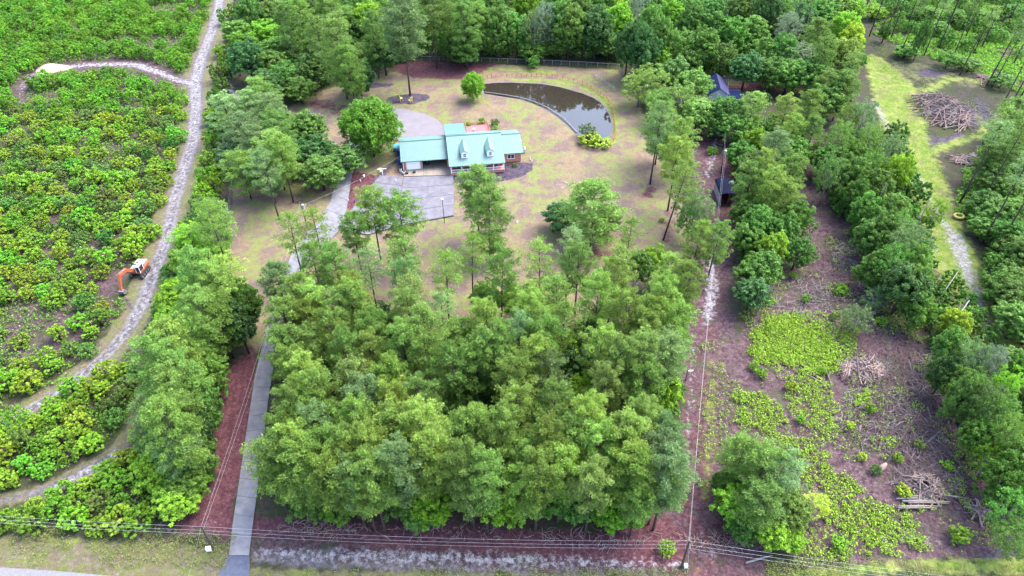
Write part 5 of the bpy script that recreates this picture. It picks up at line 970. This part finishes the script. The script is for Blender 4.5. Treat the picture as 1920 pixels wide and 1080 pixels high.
fence([(466, 168), (458, 240), (447, 300), (437, 350), (430, 395), (423, 440), (417, 490), (411, 520)], 'chain-link fence down the left side of the yard', 1.5, M['galv'], M['galv'], 3.0, rails=(1.0,), mesh=M['galv'], name='chain_link_fence')
# pond edging
eg = empty('pond_edging', P(907, 172)); tag(eg, 'pale timber edging along the house side of the pond', 'edging'); ep = [(907, 172.5), (930, 175.5), (952, 178.8), (975, 182.8), (999, 189.8), (1012, 195), (1027, 202), (1047, 215), (1058, 223), (1067, 232), (1082, 248)]
for a, b in zip(ep[:-1], ep[1:]):
    a, b = P(*a) - P(907, 172), P(*b) - P(907, 172); d = b - a; MB().box((a + b) / 2 + Vector((0, 0, -.02)), (d.length - .03, .18, .3), rz=math.atan2(d.y, d.x)).build('sleeper', M['steel'], eg)
# ------------------------------------------------------------------ poles and wires
def pole(px, py, tx, ty, label, w=.16, arm=None, transformer=False, insul=True, name='utility_pole', armrz=0, cat='utility pole', m='woodpole'):
    b = P(px, py); d0 = math.hypot(b.x, b.y)
    lo_, hi_ = 2.0, 20.0
    for _ in range(30):
        mid = (lo_ + hi_) / 2
        if toPx((b.x, b.y, mid))[1] > ty: lo_ = mid
        else: hi_ = mid
    h = lo_; q = P(tx, ty, h); e = empty(name, b); tag(e, label, cat); top = Vector((q.x - b.x, q.y - b.y, h)) * 1.0
    MB().tube([(0, 0, -.2), top], [w, w * .65], 8).build('pole', M[m], e)
    if arm: 
        c, s_ = math.cos(armrz), math.sin(armrz); MB().box(top + Vector((0, 0, -.3)), (arm, .12, .12), rz=armrz).build('crossarm', M[m], e)
        for k in (-.45, 0, .45): MB().tube([top + Vector((c * arm * k, s_ * arm * k, -.24)), top + Vector((c * arm * k, s_ * arm * k, .02))], .05, 6).build('insulator', M['white'], e)
    if transformer: MB().tube([top + Vector((.35, -.1, -1.8)), top + Vector((.35, -.1, -.7))], .32, 10).build('transformer', M['galv'], e)
    return b + top
def wire(a, b, sag, label, r_=.009, group=None):
    pts = [a.lerp(b, k / 16) - Vector((0, 0, sag * 4 * (k / 16) * (1 - k / 16))) for k in range(17)]
    tag(MB().tube(pts, r_, 4, False).build('power_line', M['wire']), label, 'wire', group)
pA = pole(401, 1031, 377, 987, 'roadside pole left of the driveway, leaning', .17); pB = pole(1278, 1062, 1293, 1014, 'roadside pole right of the grove with wires on both sides', .18)
pC = pole(1352, 324, 1359, 277, 'pole with white transformer beside the upper reddish lane', .17, transformer=True); pD = pole(576, 424, 563, 378, 'pole with grey transformer on the left lawn by the driveway', .16, transformer=True)
pE = pole(1362, 470, 1371, 420, 'plain dark pole on the lane below the black shelter', .12); pF = pole(833.5, 417, 829, 373, 'lamp post on the lawn edge of the parking pad', .09, name='lamp_post', cat='lamp post')
MB().box((0, 0, 0), (.5, .25, .12)).build('lamp_head', M['white'], None).location = (0, 0, 0); lh = bpy.data.objects['lamp_head']; lp = [o for o in S.objects if o.name.startswith('lamp_post')][0]; lh.parent = lp; lh.location = pF - lp.location
pG = pole(1362, 166, 1367, 142, 'pale metal pole with crossarm behind the blue-roofed building', .1, arm=3.0, m='galv')
pH = pole(1286, 712, 1290, 690, 'short dark pole at the right edge of the grove', .1)
small('mailbox_cluster', 'white meter box at the foot of the left roadside pole', 'box', P(393, 1032), [('box', M['white'], MB().box((0, 0, .45), (.7, .4, .7))), ('plinth', M['concrete'], MB().box((0, 0, .05), (.9, .6, .1)))]).name = 'meter_box'
small('meter_box', 'white box at the foot of the right roadside pole', 'box', P(1285, 1063), [('box', M['white'], MB().box((0, 0, .35), (.4, .4, .6))), ('plinth', M['concrete'], MB().box((0, 0, .03), (.6, .6, .08)))])
small('marker_sign', 'small white sign at the right edge of the grove beside the lane', 'sign', P(1293, 704), [('board', M['white'], MB().box((0, 0, 1.2), (.9, .05, .35))), ('stake', M['white'], MB().tube([(0, 0, 0), (0, 0, 1.2)], .04, 5))])
down = lambda v, d: v - Vector((0, 0, d))
pL, pR = P(-260, 945, pA.z), P(2150, 1120, pB.z)
for k, (d, nm) in enumerate(((0, 'highest'), (1.0, 'middle'), (1.9, 'lowest'))):
    wire(down(pL, d), down(pA, d), .8, f'{nm} roadside wire left of the leaning pole'); wire(down(pA, d), down(pB, d), 1.2, f'{nm} roadside wire between the two roadside poles'); wire(down(pB, d), down(pR, d), .9, f'{nm} roadside wire right of the right pole')
wire(pA, P(475, 700, 9.5), .8, 'left one of the two wires over the red straw beside the driveway') if False else wire(pA, pD, 1.8, 'left one of the two wires running from the road over the red straw'); wire(down(pA, .9), down(pD, .9) + Vector((.8, 0, 0)), 1.6, 'right one of the two wires running from the road over the red straw')
wire(pB, pC, 2.2, 'wire running up the reddish lane, left of its pair'); wire(down(pB, .9), down(pC, .9) + Vector((.5, 0, 0)), 2.0, 'wire running up the reddish lane, right of its pair'); wire(pC, pG, 1, 'wire from the transformer pole to the blue-roofed building')
wire(pA, P(352, 1085), 0.2, 'guy wire from the left roadside pole to the verge'); wire(pB, P(1289, 1085), .1, 'guy wire from the right roadside pole to the ground'); wire(pD, P(551, 428), .1, 'guy wire left of the pole on the lawn'); wire(down(pD, 1), hw(0, 3, 2.6), .8, 'service wire from the lawn pole to the garage')
# ------------------------------------------------------------------ labels for the trees
REG = {'grove': ('the driveway', 9, 'back', 'central grove'), 'leftbelt': ('the left', 7, 'back', 'belt left of the driveway'), 'backleft': ('the track', 11, 'back', 'woods at back left'),
 'backtop': ('the left', 12, 'back', 'woods behind the pond'), 'midbelt': ('the lane', 8, 'up', 'belt beside the lane'), 'rightbelt': ('the left', 8, 'up', 'right tree belt'),
 'corner': ('the left', 5, 'back', 'clump at the clearing corner'), 'rightpines': ('the left', 12, 'up', 'open pines at right'), 'rightunder': ('the left', 9, 'up', 'beyond the grass track'), 'thicket': ('the track', 8, 'up', 'thicket beside the track')}
WORD = {'pine_tree': 'pine', 'broadleaf_tree': 'broadleaf tree', 'shrub': 'shrub'}
byr = {}
for T in TREES: byr.setdefault(T[4], []).append(T)
for reg, L in byr.items():
    if reg == 'yard':
        for T in L: T[0]['category'] = 'tree'
        continue
    side, dy, rowt, grp = REG[reg]; y0 = min(T[0].location.y for T in L); rows = {}
    for T in L: rows.setdefault(int((T[0].location.y - y0) / dy), []).append(T)
    for ri, k in enumerate(sorted(rows)):
        for ci, T in enumerate(sorted(rows[k], key=lambda T: T[0].location.x)):
            T[0]['label'] = f"{TONE[T[3]][1]} {WORD[T[1]]}, {ORD[ci]} from {side}, {ORD[ri]} row {rowt}, {grp}"
            T[0]['category'] = 'shrub' if T[1] == 'shrub' else 'tree'; T[0]['group'] = 'trees of the ' + grp
print('trees', len(TREES), 'saplings near/far', len(near), len(far), 'under', len(under))

mp_ = P(97, 128); mbm = MB(); rr = random.Random(3); NR, NS = 6, 18
for i in range(NR + 1):
    for k in range(NS):
        f = i / NR; a = 2 * math.pi * k / NS; q = 1 + .12 * math.sin(3 * a + 1); mbm.v.append((math.cos(a) * f * 5.2 * q, math.sin(a) * f * 3.6 * q, 1.3 * (1 - f * f) ** 1.3 + rr.uniform(-.04, .04) - .12))
for i in range(NR):
    for k in range(NS): mbm.f.append((i * NS + k, (i + 1) * NS + k, (i + 1) * NS + (k + 1) % NS, i * NS + (k + 1) % NS))
tag(mbm.build('sand_mound', mat('sandmound', (.44, .35, .28), .95, .12, 1.0, .03, 6), None, mp_, True), 'low mound of peach-coloured sand at the left end of the sand branch', 'sand mound')

for k, (px, py, h, dx, lb) in enumerate([(1015, 60, 16, .5, 'grey dead top standing behind the left half of the pond'), (1068, 100, 11, -.6, 'short bleached snag close behind the back fence'), (1345, 100, 14, .8, 'grey limbs poking from the big emerald crown above the blue roof'), (1500, 105, 15, -.8, 'bleached snag left of the lemon-green tree at the grass track'), (1540, 200, 12, .4, 'pale snag above the top of the brown corridor'), (1440, 330, 13, -.4, 'grey dead limbs in the belt right of the black shelter'), (1620, 430, 12, .6, 'grey snag in the middle of the right belt'), (1700, 470, 13, -.5, 'bleached limbs in the pale crown of the right belt'), (1760, 640, 11, .7, 'grey snag below the lemon-green tree of the right belt'), (1870, 760, 13, .5, 'silvery limbs above the lower right belt'), (1900, 880, 12, -.6, 'grey snag at the lower end of the right belt'), (1420, 900, 9, .4, 'dead grey stem inside the clump at the clearing corner'), (640, 120, 17, .6, 'grey dead trunk among the back-left pines'), (760, 720, 15, .5, 'dead stem in the middle left of the central grove'), (1180, 640, 15, -.5, 'dead grey stem at the upper right of the central grove'), (470, 270, 13, .4, 'grey dead limbs in the pines left of the yard')]):
    snag(px, py, h, lb, 40 + k, (dx, 0))
